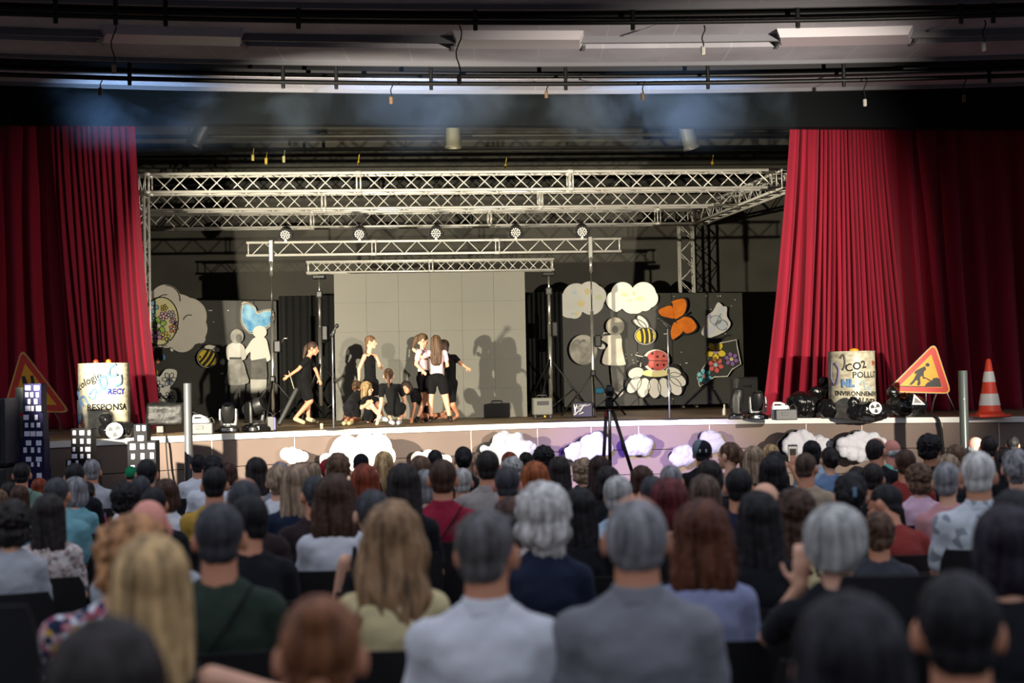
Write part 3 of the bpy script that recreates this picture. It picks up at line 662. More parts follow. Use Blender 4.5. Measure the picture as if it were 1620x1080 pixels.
# pale sketch insect
c = Cut('insect_cutout', 'pale grey sketched insect high at the right end of the board', DR, catm([(1136, 478), (1144, 484), (1150, 486), (1150, 500), (1156, 512), (1150, 522), (1140, 528), (1130, 532), (1122, 534), (1110, 528), (1114, 515), (1118, 500), (1128, 492)], 3), mat('sketch_card', '#d4d2cc', .7))
c.add('wing', [circ(1126, 521, 5, 11, 16, .5), circ(1140, 493, 5, 10, 16, .3)], hexm('#c6ccd2')); c.add('body', [circ(1132, 506, 9, 7), circ(1142, 514, 9, 8, 16, .5)], hexm('#bfc8d0'), 2); c.add('head', circ(1122, 500, 3), hexm('#a79ab8'), 2)
c.line('outline_stroke', [circ(1132, 506, 9, 7), circ(1142, 514, 9, 8, 16, .5), [(1130, 516), (1140, 496)]], M_ph3, .4, 3)
# ladybird on daisy
pet = [(1006, 590, 13, 9, -.3), (1003, 609, 15, 9, -.9), (1018, 613, 16, 10, -1.35), (1035, 614, 16, 10, 1.5), (1051, 613, 16, 10, 1.35), (1067, 611, 16, 10, 1.0), (1072, 600, 15, 9, .6), (1065, 588, 13, 7, .3)]
c = Cut('daisy_cutout', 'white daisy with black outlined petals under the ladybird', DR + .01, lobes([(x, y, (a+b)*.5+2.5) for x, y, a, b, r in pet] + [(1037, 598, 26)]), M_ink)
for i, (x, y, a, b, r) in enumerate(pet): c.add('petal', circ(x, y, a, b, 20, r), M_wh, 1 + (i % 2)); c.line('petal_outline', circ(x, y, a, b, 20, r) + [circ(x, y, a, b, 20, r)[0]], M_ink, .45, 3)
c.add('flower_centre', circ(1037, 590, 22, 6), hexm('#ece0a0'), 4)
c = Cut('ladybird_cutout', 'red ladybird with black head resting on the white daisy', DR - .03, circ(1038, 570, 21, 17.5, 30), M_wh)
c.add('shell', [p for p in circ(1040, 570, 18, 16, 30)], mat('ladybird_red', '#c03a34', .6, col2='#dd7468', scale=3)); c.add('head', circ(1020, 571, 6.5, 8), M_ink, 2)
c.line('wing_line', [(1024, 570), (1058, 571)], M_ink, .5, 2)
for x, y in ((1040, 564), (1032, 559), (1050, 563), (1040, 577), (1050, 577), (1032, 583)): c.add('spot', circ(x, y, 1.8, 2, 10), M_ink, 2)
c.line('antenna', [[(1018, 564), (1011, 563), (1005, 561)], [(1014, 573), (1013, 580)]], M_wh, .7, 1)
# flowers bunch at right with white outline
def flower(c, x, y, r, col, n=6, cc='#e8e0d0'):
    for q in range(n): t = 2*PI*q/n + .3; c.add('petal', circ(x + r*.58*math.cos(t), y + r*.58*math.sin(t), r*.46, r*.34, 14, t), hexm(col), 1)
    c.line('petal_outline', [circ(x + r*.58*math.cos(2*PI*q/n+.3), y + r*.58*math.sin(2*PI*q/n+.3), r*.46, r*.34, 14, 2*PI*q/n+.3) for q in range(n)], M_ink, .35, 2)
    c.add('flower_centre', circ(x, y, r*.25), hexm(cc), 3)
pt = [(1107, 611), (1103, 597), (1112, 582), (1119, 572), (1121, 566), (1116, 563), (1118, 550), (1133, 544), (1140, 542), (1152, 540), (1165, 537), (1166, 547), (1172, 576), (1158, 584), (1151, 595), (1130, 596), (1118, 605)]
c = Cut('flower_bunch_cutout', 'bunch of yellow, red, blue and purple painted flowers at the right end of the board', DR + .01, pt, M_board)
c.line('outline_stroke', pt + [pt[0]], M_wh, .6)
flower(c, 1132, 556, 16, '#e6c93a', 5, '#a88ab0'); flower(c, 1157, 568, 11, '#8f6aa8', 6, '#e0cf70'); flower(c, 1132, 577, 12.5, '#d8635c', 6, '#9ccad0'); flower(c, 1114, 595, 12, '#6cc4cc', 6, '#d08a80')
# ================================================================ edge props
def zfloor(px, py): return atz(px, py, STAGE + .006)
def cyl_text(txt, size, R0, ang, zc, m, parent, X, tilt=0, bold=.0, name='lettering'):
    cu = bpy.data.curves.new('t', 'FONT'); cu.body = txt; cu.size = size; cu.align_x = 'CENTER'; cu.extrude = .0; cu.offset = bold; cu.resolution_u = 2
    t = bpy.data.objects.new('t', cu); C.objects.link(t); me = bpy.data.meshes.new_from_object(t); bpy.data.objects.remove(t)
    import bmesh
    b = bmesh.new(); b.from_mesh(me); bmesh.ops.triangulate(b, faces=b.faces)
    bmesh.ops.subdivide_edges(b, edges=[e for e in b.edges if e.calc_length() > .04], cuts=1)
    r = bmesh.ops.extrude_face_region(b, geom=b.faces[:])
    ext = {v for v in r['geom'] if isinstance(v, bmesh.types.BMVert)}
    for v in b.verts:
        x = v.co.x*math.cos(tilt) - v.co.y*math.sin(tilt); z = v.co.x*math.sin(tilt) + v.co.y*math.cos(tilt)
        rr = R0 + (.004 if v in ext else -.001); th = ang + x/R0
        v.co = X @ Vector((rr*math.sin(th), -rr*math.cos(th), zc + z))
    bmesh.ops.recalc_face_normals(b, faces=b.faces); b.to_mesh(me); b.free()
    me.materials.clear(); me.materials.append(m); o = bpy.data.objects.new(name, me); C.objects.link(o); o.parent = parent; o.matrix_parent_inverse = parent.matrix_world.inverted(); return o
def flat_text(txt, size, X, m, parent, th=.003, bold=0, name='lettering'):
    cu = bpy.data.curves.new('t', 'FONT'); cu.body = txt; cu.size = size; cu.align_x = 'CENTER'; cu.align_y = 'CENTER'; cu.extrude = th; cu.offset = bold; cu.resolution_u = 2
    t = bpy.data.objects.new('t', cu); C.objects.link(t); me = bpy.data.meshes.new_from_object(t); bpy.data.objects.remove(t)
    me.transform(X @ Matrix.Rotation(PI/2, 4, 'X')); me.materials.clear(); me.materials.append(m)
    o = bpy.data.objects.new(name, me); C.objects.link(o); o.parent = parent; o.matrix_parent_inverse = parent.matrix_world.inverted(); return o
M_news = mat('newspaper_wrap', '#cfc8ae', .38, col2='#a49c86', scale=9, stretch=(1, 1, 2.2), bump=.3)
def drum(px, py, wpx, hpx, label, right=False):
    p = zfloor(px, py); d = (p - EYE).length; R0 = wpx/2/FP*d; H = hpx/FP*d; root = empty('oil_drum', p, label, 'barrel', 'paper-wrapped oil drums')
    p = p + Vector((0, R0, 0)); X = Matrix.Translation(p)
    prof = [(R0*.97, 0), (R0, .02)]; 
    for k in range(1, 12): z = H*k/12; prof.append((R0*(1 + (.012 if k in (4, 8) else .0)), z))
    prof += [(R0, H-.02), (R0*1.012, H-.01), (R0*1.0, H), (R0*.95, H), (R0*.94, H-.02)]
    mb = MB(); mb.lathe(prof, 40, X); mb.build('barrel_body', M_news, root, 'auto')
    ink = mat('black_marker', '#17150f', .6); bl = mat('blue_graffiti', '#3f6f9c', .6, col2='#6f8fb8', scale=6); bl2 = mat('blue_marker', '#2a2f8f', .6); rd = mat('red_graffiti', '#b5502e', .7)
    T = lambda *a, **k: cyl_text(*a, **k)
    def swirl(pts, m, r=.014):
        P_ = [Vector(((R0+.002)*math.sin(a), -(R0+.002)*math.cos(a), z)) for a, z in catm(pts, 4, False)]
        mb = MB(); mb.tube([X @ q for q in P_], r, 6); o = mb.build('graffiti', m, root, True); return o
    if not right:
        T('écologie', .14, R0, -.42, H*.70, ink, root, X, tilt=.42, bold=.002); T('RESPONSA', .115, R0, .42, H*.36, ink, root, X, bold=.003); T('RECY', .1, R0, .78, H*.575, bl2, root, X, bold=.004)
        T('4', .13, R0, -.72, H*.13, rd, root, X, bold=.012)
        swirl([(-1.3, .5*H), (-1.0, .2*H), (-.7, .28*H), (-1.0, .62*H)], bl); swirl([(-1.25, .62*H), (-.9, .52*H), (-.6, .42*H)], bl); swirl([(-.9, .5*H), (-.6, .55*H), (-.35, .44*H)], bl)
        swirl([(-.3, .58*H), (-.05, .66*H), (-.1, .52*H), (-.33, .55*H)], bl); swirl([(0, .6*H), (.3, .64*H), (.5, .62*H)], bl)
        swirl([(.08, .78*H), (.3, .82*H), (.38, .7*H), (.2, .66*H), (.08, .78*H)], bl, .018); swirl([(.75, .98*H), (.5, .93*H), (.5, .82*H), (.8, .84*H)], bl, .02); swirl([(.95, .84*H), (.95, .72*H), (.7, .68*H)], bl, .018)
        for xx, cc, nm in ((-.1, '#d03a20', 'red ball'), (.15, '#e0701c', 'orange ball')):
            mb = MB(); mb.ell(p + Vector((xx*R0*2 + .02, -R0*.6, H + .015)), (.035, .035, .035)); tag(mb.build('plastic_ball', mat(nm, cc, .4), None, True), nm + ' lying on top of the left oil drum', 'ball')
    else:
        T('CO2', .15, R0, -.02, H*.72, ink, root, X, tilt=.2, bold=.003); T('POLLUT', .12, R0, .45, H*.60, ink, root, X, bold=.002); T('ENVIRONNEMENT', .088, R0, .08, H*.33, ink, root, X, tilt=-.03, bold=.003); T('SAUVER', .11, R0, .38, H*.21, ink, root, X, tilt=-.12, bold=.003)
        T('NL', .14, R0, -.42, H*.47, bl, root, X, bold=.012); T('M', .1, R0, .9, H*.78, rd, root, X, bold=.003)
        swirl([(-1.2, .85*H), (-1.25, .6*H), (-.95, .5*H), (-.8, .72*H), (-1.0, .82*H)], mat('violet_graffiti', '#6a6488', .6)); swirl([(-.7, .9*H), (-.55, .95*H), (-.5, .8*H), (-.62, .72*H)], mat('grey_graffiti', '#5d5c58', .6))
        swirl([(.1, .5*H), (.3, .56*H), (.35, .42*H), (.6, .46*H), (.62, .36*H)], mat('pale_graffiti', '#a9b6bd', .6))
        mb = MB(); mb.ell(p + Vector((.0, -R0*.5, H + .012)), (.07, .04, .03)); tag(mb.build('plastic_lump', mat('orange_plastic', '#e89a1c', .4), None, True), 'small orange lump lying on top of the right oil drum', 'toy')
drum(154, 691, 77, 112, 'paper-wrapped oil drum with blue graffiti in front of the left curtain')
drum(1358, 661, 72, 103, 'paper-wrapped oil drum with scrawled words in front of the right curtain', True)
def tri_sign(corners, D, label, kind):
    X, poly = outline(corners, D); root = empty('road_sign', X.translation, label, 'road sign')
    cx = sum(p[0] for p in poly)/3; cz = sum(p[1] for p in poly)/3
    def shr(f, rr):
        out = []; P3 = [(cx + (x-cx)*f, cz + (z-cz)*f) for x, z in poly]
        for i in range(3):
            a, b, c_ = P3[i-1], P3[i], P3[(i+1) % 3]
            u = ((a[0]-b[0]), (a[1]-b[1])); v = ((c_[0]-b[0]), (c_[1]-b[1])); lu = math.hypot(*u); lv = math.hypot(*v)
            s = (b[0]+u[0]/lu*rr, b[1]+u[1]/lu*rr); e = (b[0]+v[0]/lv*rr, b[1]+v[1]/lv*rr)
            for k in range(6): t = k/5; out.append(((1-t)**2*s[0]+2*t*(1-t)*b[0]+t*t*e[0], (1-t)**2*s[1]+2*t*(1-t)*b[1]+t*t*e[1]))
        return out
    lay = lambda nm, poly_, m, l, th=.003: (lambda mb: mb.build(nm, m, root))(MB().prism(poly_, th, X @ Matrix.Translation((0, -l*.003, 0))))
    mb = MB(); mb.prism(shr(1.0, .12), .03, X); mb.build('sign_plate', mat('sign_steel', '#8f9090', .5, .4), root)
    lay('yellow_rim', shr(.975, .11), mat('sign_yellow', '#e8a010', .4), 1); lay('red_border', shr(.92, .09), mat('sign_red', '#c22a18', .4), 2); lay('yellow_field', shr(.64, .0001), mat('sign_yellow', '#e8a010', .4), 3)
    return root, X, lay, (cx, cz), poly
rt = lambda pts, D, X: None
# left: road narrows
cs = [(34, 550), (112, 653), (4, 651)]
root, X, lay, cc, poly = tri_sign(cs, 20.0, 'yellow triangular road narrows sign at far left, partly behind the navy tower', 'narrow')
def loc(pts, X, D):
    inv = X.inverted(); return [((inv @ at(x, y, D)).x, (inv @ at(x, y, D)).z) for x, y in pts]
M_sb = mat('sign_black', '#1d1c18', .5)
lay('narrowing_line', loc([(34, 595), (40, 595), (46, 612), (45, 640), (36, 640), (38, 614)], X, 20.0), M_sb, 4); lay('narrowing_line', loc([(48, 594), (53, 594), (56, 610), (64, 621), (71, 638), (63, 638), (57, 625), (51, 612)], X, 20.0), M_sb, 4)
mb = MB(); a = at(86, 651, 19.95); b = at(96, 692, 20.25); b.z = STAGE + .02; mb.tube([a, a.lerp(b, .5) + Vector((.02, .05, 0)), b, b + Vector((-.3, .05, 0))], .009, 6); a = at(30, 651, 19.95); b2 = at(26, 690, 20.3); b2.z = STAGE + .02; mb.tube([a, b2], .009, 6)
mb.build('wire_stand', mat('stand_wire', '#8a8a88', .4, .6), root, True)
# right: road works
cs = [(1479, 541), (1506, 623), (1400, 620)]; D = 19.6
root, X, lay, cc, poly = tri_sign(cs, D, 'yellow triangular road works sign with digging man at the right', 'works')
man = [[(1441, 608), (1447, 595), (1452, 586), (1456, 583), (1452, 590), (1446, 592), (1449, 588), (1455, 583), (1463, 580), (1461, 586), (1460, 594), (1463, 598), (1460, 599), (1457, 594), (1454, 596), (1455, 604), (1454, 610), (1450, 609), (1451, 602), (1448, 600), (1443, 609)], circ(1467, 577, 3.4, 3, 12), [(1460, 598), (1461, 597), (1473, 603), (1472, 605)]]
lay('digging_man', loc([(1438, 608), (1445, 600), (1448, 594), (1450, 590), (1446, 592), (1447, 587), (1454, 583), (1463, 579), (1465, 584), (1461, 588), (1461, 596), (1463, 599), (1460, 599), (1458, 594), (1455, 597), (1456, 606), (1454, 610), (1450, 609), (1452, 602), (1449, 601), (1445, 606), (1441, 609)], X, D), M_sb, 4)
lay('digging_man_head', loc(circ(1467, 577, 3.4, 3, 12), X, D), M_sb, 4); lay('shovel', loc([(1461, 597), (1462, 596), (1474, 602), (1473, 604)], X, D), M_sb, 4)
lay('rubble_heap', loc([(1463, 609), (1468, 604), (1473, 603), (1476, 598), (1482, 597), (1486, 599), (1489, 611), (1463, 611)], X, D), M_sb, 4); lay('ground_line', loc([(1421, 610), (1489, 611), (1489, 612), (1421, 611.5)], X, D), M_sb, 4)
mb = MB()
for x0, x1 in ((1466, 1465), (1499, 1514)):
    a = at(x0, 621, D); a.y += .035; b = at(x1, 659, D + .25); b.z = STAGE + .02; mb.tube([a, b], .008, 6)
a = at(1483, 621, D); a.y += .035; b = at(1473, 655, D + .35); b.z = STAGE + .02; mb.tube([a, a.lerp(b, .4) + Vector((0, .05, 0)), b], .012, 6); mb.build('wire_stand', mat('stand_wire', '#8a8a88', .4, .6), root, True)
# traffic cone
p = zfloor(1576, 660); p.y += .25; d = (p - EYE).length; H = 87/FP*d; root = empty('traffic_cone', p, 'orange and white banded traffic cone at the far right of the stage', 'traffic cone')
M_cone = mat('cone_orange', '#cf3a1e', .5); M_band = mat('cone_band', '#c9c6c4', .4); X = Matrix.Translation(p)
mb = MB(); mb.bbox((0, 0, .02), (.44, .44, .04), .015, X); mb.build('base', M_cone, root)
def cr_(t): return .165*(1-t) + .03*t
mb = MB(); mb.lathe([(.2, .04), (.18, .06)] + [(cr_(t), H*t) for t in (.1, .3, .5, .8, .97)] + [(.02, H)], 28, X); mb.build('cone_body', M_cone, root, 'auto')
for t0, t1 in ((.20, .40), (.60, .78)):
    mb = MB(); mb.lathe([(cr_(t0)+.001, H*t0), (cr_(t0)+.005, H*t0), (cr_(t1)+.005, H*t1), (cr_(t1)+.001, H*t1)], 28, X); mb.build('reflective_band', M_band, root, 'auto')
# posts on the hall floor in front of the stage
for px, y, D, wd, lb, h in ((297, 606, 17.9, 13, 'light grey round metal post in front of the stage at left', '#4c4e50'), (1523, 586, 17.6, 14.5, 'dark grey round metal post in front of the stage at right', '#4c5350')):
    p = at(px, y, D); r = wd/2/FP*D; root = empty('metal_post', (p.x, p.y, 0), lb, 'post', 'round posts before the stage')
    X = Matrix.Translation((p.x, p.y, 0)); m = mat('post_paint_' + h, h, .35, .3); mb = MB(); mb.lathe([(r, 0.012), (r, p.z - .005), (r*.95, p.z), (.0005, p.z)], 24, X); mb.build('tube', m, root, 'auto')
    mb = MB(); mb.lathe([(r*1.9, 0), (r*1.9, .012), (r*1.2, .014)], 24, X); mb.build('base_plate', m, root, 'auto')
    mb = MB(); q = at(px, y + 45, D); mb.ell((q.x, q.y - r, q.z), (.008, .004, .008)); mb.build('screw_head', mat('screw', '#d8d8d8', .3, .5), root)
# cotton and paper clouds fixed to the stage front
def puff(px0, px1, py0, py1, label, kind, cs=None, seed=0):
    cx, cy = (px0+px1)/2, (py0+py1)/2; D = min(q.y - YAW*q.x for q in (edge_at(px0 - 8), edge_at(cx), edge_at(px1 + 8))) - .09; p = at(cx, cy, D); s = D/FP*1.0; W = (px1-px0)*s; H = (py1-py0)*s
    root = empty('stage_front_cloud', p, label, 'cloud decoration', 'clouds fixed along the stage front'); rr = random.Random(seed)
    if kind == 'paper':
        X, poly = outline(lobes(cs), D); mb = MB(); mb.prism(poly, .05, X); mb.build('foam_cloud', mat('white_foam', '#f4f2f0', .8), root)
    else:
        X, poly = outline(lobes(cs) if cs else circ(cx, cy, (px1-px0)*.47, (py1-py0)*.46), D + .02); mb = MB(); mb.prism(poly, .03, X @ Matrix.Translation((-.03, .03, 0))); mb.build('backing_board', black, root)
        mb = MB(); n = int(60 + W*H*120); k = 0
        while k < n:
            a = rr.random()*2*PI; r = math.sqrt(rr.random())*.9; x, z = math.cos(a)*r*W/2, math.sin(a)*r*H/2*(.9)
            q = .05 + .035*rr.random(); 
            if cs:
                u, v = cx + x/s, cy - z/s
                if not any((u-c0)**2 + (v-c1)**2 < (c2*.92)**2 for c0, c1, c2 in cs): continue
            mb.ell((p.x + x, p.y + YAW*x - .03 - .05*rr.random(), p.z + z), (q, q*.8, q), Euler((rr.random(), rr.random(), rr.random())).to_matrix().to_4x4(), 10, 7); k += 1
        o = remesh(mb, 'cotton_wool', [mat('cotton_wool', '#a9a9b2', .95, bump=.6, scale=30)], .017, 1, root)
    return root
puff(443, 488, 706, 734, 'small plain white foam cloud low on the stage front at left', 'paper', lobes and [(453, 718, 10), (462, 716, 9), (472, 721, 10), (480, 722, 8), (462, 725, 9)])
puff(522, 628, 688, 740, 'large plain white two-humped foam cloud on the stage front below the crouching children', 'paper', [(548, 712, 24), (535, 716, 14), (578, 704, 19), (598, 708, 22), (608, 722, 18), (565, 726, 20), (590, 730, 18)])
puff(507, 530, 715, 745, 'white foam cloud just left of the large two-humped cloud', 'paper', [(516, 728, 11), (522, 734, 11), (514, 738, 8)])
puff(650, 716, 712, 735, 'low plain white foam cloud on the stage front, mostly behind heads', 'paper', [(662, 726, 12), (678, 722, 11), (692, 728, 12), (706, 728, 9)])
puff(757, 848, 682, 735, 'large dome-shaped cotton cloud at the middle of the stage front', 'cotton', [(803, 712, 29), (775, 718, 19), (832, 716, 17), (800, 726, 24)], 1)
puff(892, 972, 683, 736, 'big sloping cotton cloud behind the camera tripod', 'cotton', [(952, 700, 19), (930, 710, 20), (908, 720, 17), (935, 722, 16)], 2)
puff(987, 1030, 686, 721, 'small cotton cloud just right of the camera tripod', 'cotton', [(1010, 700, 13), (998, 706, 11), (1020, 706, 11)], 3)
puff(1061, 1100, 706, 736, 'small cotton cloud left of the man in the cap', 'cotton', [(1080, 720, 13), (1090, 718, 11), (1071, 723, 10)], 4)
puff(1108, 1143, 681, 716, 'small cotton cloud right above the man in the cap', 'cotton', [(1125, 695, 13), (1132, 704, 11), (1117, 692, 9)], 5)
puff(1234, 1324, 680, 728, 'long cotton cloud behind the raised phone', 'cotton', [(1260, 698, 19), (1285, 706, 18), (1305, 712, 16), (1245, 705, 14)], 6)
puff(1321, 1402, 681, 730, 'creamy cotton cloud behind the balding man at right', 'cotton', [(1360, 700, 20), (1340, 708, 18), (1382, 702, 17), (1365, 714, 17)], 7)
M_blk = mat('black_plastic', '#191919', .45); M_gk = mat('gear_grey', '#3c3c3a', .45); M_pv = mat('bag_plastic', '#101011', .22, bump=.9, scale=14)
M_lens = mat('lens_glass', '#0c0d10', .08, spec=.8)
# --- cardboard skyscrapers in front of the stage
M_navy = mat('navy_card', '#16153c', .7, spec=.2); M_dk = mat('dark_card', '#0d0d11', .7, spec=.15); M_win = mat('white_window_paper', '#dcdcf0', .6); M_side = mat('bare_card_side', '#6d7468', .7)
def tower(label, blocks, wins, m, D, side=None, group='cardboard skyscrapers before the stage'):
    x0, x1, y0, y1 = blocks[-1]; c = at((x0+x1)/2, y1, D); root = empty('cardboard_skyscraper', (c.x, c.y, 0.0), label, 'cardboard building', group); a = math.atan(YAW)
    zb = 0.0
    for i, (x0, x1, y0, y1) in enumerate(blocks):
        X = frame_at(x0, y0, D - .0*i); w = (at(x1, y0, D) - at(x0, y0, D)).length; h = X.translation.z - (at(x0, y1, D).z if i < len(blocks)-1 else zb + .003)
        mb = MB(); mb.bbox((w/2, .13, -h/2), (w, .26, h), .006, X); mb.build('tower_block', m, root)
        if side:
            sw = side*w; mb = MB(); mb.bbox((-.085, .2, -h/2 - .02), (.09, .1, h - .04), .005, X); mb.build('side_flap', M_side, root)
    for x0, x1, y0, y1 in wins:
        X = frame_at(x0, y0, D); w = (at(x1, y0, D) - at(x0, y0, D)).length; h = X.translation.z - at(x0, y1, D).z
        mb = MB(); mb.box((0, -.004, -h), (w, .002, 0), X); mb.build('window_paper', M_win, root)
w1 = []
for row, xs in {(610, 617): ((40, 48), (54, 62)), (620.5, 628): ((40, 45), (48, 52.5), (57, 61)), (631, 639): ((44, 48), (54, 59)), (642, 650): ((40, 48), (49.5, 53.5), (57, 65)),
                (656, 664): ((37, 45.5), (55, 59.5)), (668.5, 676): ((39.5, 44.5), (49, 54), (58, 63.5)), (682, 690): ((38.5, 47), (48, 56), (57.5, 67)), (696.5, 704.5): ((23, 31), (41, 49.5), (57, 65.5)),
                (707.5, 716): ((25, 30), (37, 42.5), (49, 54), (59.5, 64)), (722.5, 730): ((23, 31.5), (41, 49.5), (57, 66)), (731, 738): ((24, 29), (49, 53), (59, 63)), (748, 756): ((58, 66),)}.items():
    for x0, x1 in xs: w1.append((x0, x1, row[0], row[1]))
tower('tall stepped navy cardboard skyscraper with white paper windows at far left', [(37, 65, 607, 654), (36, 68, 654, 695), (22, 70, 695, 742), (20, 72, 742, 775)], w1, M_navy, 16.45, .5)
w2 = [(x0, x1, y0, y1) for y0, y1, xs in ((681, 688, ((115, 120), (126, 133), (139, 143))), (694, 701.5, ((115, 120), (127, 132), (138, 143))), (707, 714, ((115, 119), (127, 131), (135, 143))), (718, 725, ((113.5, 122), (127, 132), (138, 143))), (728, 736, ((107, 112), (120, 124), (136, 152)))) for x0, x1 in xs]
tower('black cardboard skyscraper with twelve white windows in front of the left oil drum', [(112, 145, 678, 727), (104, 154, 727, 770)], w2, M_dk, 17.0)
w3 = [(216, 221, 673, 681), (225, 230, 673, 681), (218, 227, 689, 697), (205.5, 214, 702, 711), (222, 228, 702, 710), (234, 244, 701, 710), (207.5, 213, 718, 726), (222.5, 228, 717, 726), (237.5, 243, 716, 725), (207, 213, 736, 744)]
tower('black two-step cardboard skyscraper below the covered monitor speaker', [(211, 233, 671, 698), (201, 247, 698, 770)], w3, M_dk, 17.1)
c = at(8, 628, 16.2); root = empty('loudspeaker', (c.x - .22, c.y, 0), 'big black loudspeaker cabinet at the left edge beside the navy tower', 'loudspeaker'); X = Matrix.Translation((c.x - .22, c.y, 0))
mb = MB(); mb.bbox((0, 0, c.z*.27), (.62, .55, c.z*.54-.01), .02, X); mb.build('bass_cabinet', mat('speaker_paint', '#0d0f18', .6, bump=.3, scale=60), root); mb = MB(); mb.bbox((0, 0, c.z*.775), (.6, .5, c.z*.45-.02), .02, X); mb.build('top_cabinet', mat('speaker_paint', '#0d0f18', .6), root)
mb = MB(); mb.bbox((0, -.28, c.z*.27), (.5, .02, c.z*.44), .005, X); mb.bbox((0, -.26, c.z*.775), (.5, .02, c.z*.36), .005, X); mb.build('grille', mat('grille_black', '#08080a', .7), root)
# --- bin bags and badges
def bag(px0, px1, py0, py1, D, label, seed, zrest=STAGE, drop=0):
    cx = (px0+px1)/2; c = at(cx, (py0+py1)/2, D); W = (px1-px0)/FP*D; H = (py1-py0)/FP*D; root = empty('bin_bag', (c.x, c.y, zrest), label, 'bin bag', 'stuffed black bin bags on the stage edge'); r = random.Random(seed); mb = MB()
    zb = c.z - H/2 
    for k in range(7): mb.ell((c.x + (r.random()-.5)*W*.42, c.y + (r.random()-.5)*.12, c.z + (r.random()-.6)*H*.3), (W*.3*(.7+.5*r.random()), .16, H*.34*(.8+.3*r.random())))
    mb.ell((c.x, c.y, c.z - H*.08), (W*.46, .2, H*.40)); mb.cap((c.x + W*.2*(1 if seed % 2 else -1), c.y, c.z + H*.2), (c.x + W*.32*(1 if seed % 2 else -1), c.y, c.z + H*.42), .05, .075)
    def fn(v, n): 
        d = .022*noise.noise(v*9) + .018*abs(noise.noise(v*Vector((22, 22, 9)))) ; q = n*d
        if v.z + q.z < zrest + .004 and not drop: q.z = zrest + .004 - v.z
        return q
    remesh(mb, 'bag_skin', [M_pv], .016, 1, root, fn=fn); return root, c
def badge(px, py, D, r, root_label, parent):
    X = frame_at(px, py, D); d = r/FP*D; X = X @ Matrix.Rotation(-.15, 4, 'X'); mb = MB(); mb.prism([(d*math.cos(t*PI/16), d*math.sin(t*PI/16)*.95) for t in range(32)], .012, X); o = mb.build('warning_disc', mat('badge_white', '#e6e6ec', .5), parent)
    for k in range(3):
        a = PI/2 + PI + k*2*PI/3; a = a if False else PI/6 + PI/3*0 + k*2*PI/3 + .15
        P_ = [(d*.2*math.cos(a-.5), d*.2*math.sin(a-.5)), (d*.72*math.cos(a-.5), d*.72*math.sin(a-.5)), (d*.8*math.cos(a), d*.8*math.sin(a)), (d*.72*math.cos(a+.5), d*.72*math.sin(a+.5)), (d*.2*math.cos(a+.5), d*.2*math.sin(a+.5))]
        mb = MB(); mb.prism(P_, .006, X @ Matrix.Translation((0, -.006, 0))); o2 = mb.build('radiation_blade', M_ink, o)
    mb = MB(); mb.prism([(d*.1*math.cos(t*PI/8), d*.1*math.sin(t*PI/8)) for t in range(16)], .006, X @ Matrix.Translation((0, -.006, 0))); mb.build('centre_dot', M_ink, o)
r1, c1 = bag(158, 212, 660, 697, 18.15, 'black bin bag with radiation disc leaning on the left oil drum', 2); badge(181, 681, 17.93, 13, '', r1)
bag(1246, 1302, 614, 664, 20.2, 'black bin bag beside the right jerrycan', 3); bag(1288, 1348, 626, 666, 19.95, 'big shiny black bin bag in front of the right oil drum', 5); bag(1296, 1336, 600, 640, 20.35, 'small crumpled shiny bin bag on top, touching the right oil drum', 6)
r1, c1 = bag(1336, 1412, 632, 668, 19.35, 'black bin bag with white radiation disc hanging over the stage edge', 4, drop=1); badge(1385, 645, 19.12, 10.5, '', r1)
r1, c1 = bag(1398, 1470, 615, 661, 19.45, 'black bin bag with white triangle label below the road works sign', 8)
X, poly = outline([(1446, 623), (1464, 640), (1443, 640)], 19.22); mb = MB(); mb.prism(poly, .01, X); mb.build('triangle_label', mat('badge_white', '#e6e6ec', .5), r1)
X2, poly2 = outline([(1448, 628), (1459, 637.5), (1446, 637.5)], 19.215); mb = MB(); mb.prism(poly2, .008, X2); mb.build('label_print', mat('label_grey', '#77756f', .6), r1)
# --- monitor speaker wedge under a cover
p = zfloor(256, 686); root = empty('monitor_speaker', p, 'covered black wedge monitor speaker on the stage edge at left', 'loudspeaker'); s = p.y/FP
X = Matrix.Translation(p + Vector((0, .28, 0))) @ Matrix.Rotation(.12, 4, 'Z')
mb = MB(); mb.prism([(-.27, .12), (.25, .1), (.32, .4), (-.24, .42)], .3, X @ Matrix.Translation((0, -.16, 0))); mb.bbox((0, -.02, .25), (.5, .36, .28), .03, X)
remesh(mb, 'speaker_cover', [mat('nylon_cover', '#0c0c0c', .55, bump=.8, scale=12)], .014, 3, root, fn=lambda v, n: n*.012*noise.noise(v*Vector((7, 7, 14))))
mb = MB(); mb.bbox((-.08, 0, .055), (.1, .2, .1), .01, X); mb.build('foot', M_gk, root); mb = MB(); mb.bbox((-.11, -.185, .17), (.16, .02, .035), .01, X); mb.build('handle_recess', black, root)
mb = MB(); mb.tube([X @ Vector(q) for q in ((.3, 0, .3), (.45, .05, .22), (.5, .1, .08), (.62, .0, .012), (.8, .05, .012))], .012, 6); mb.build('cable', black, root, True)
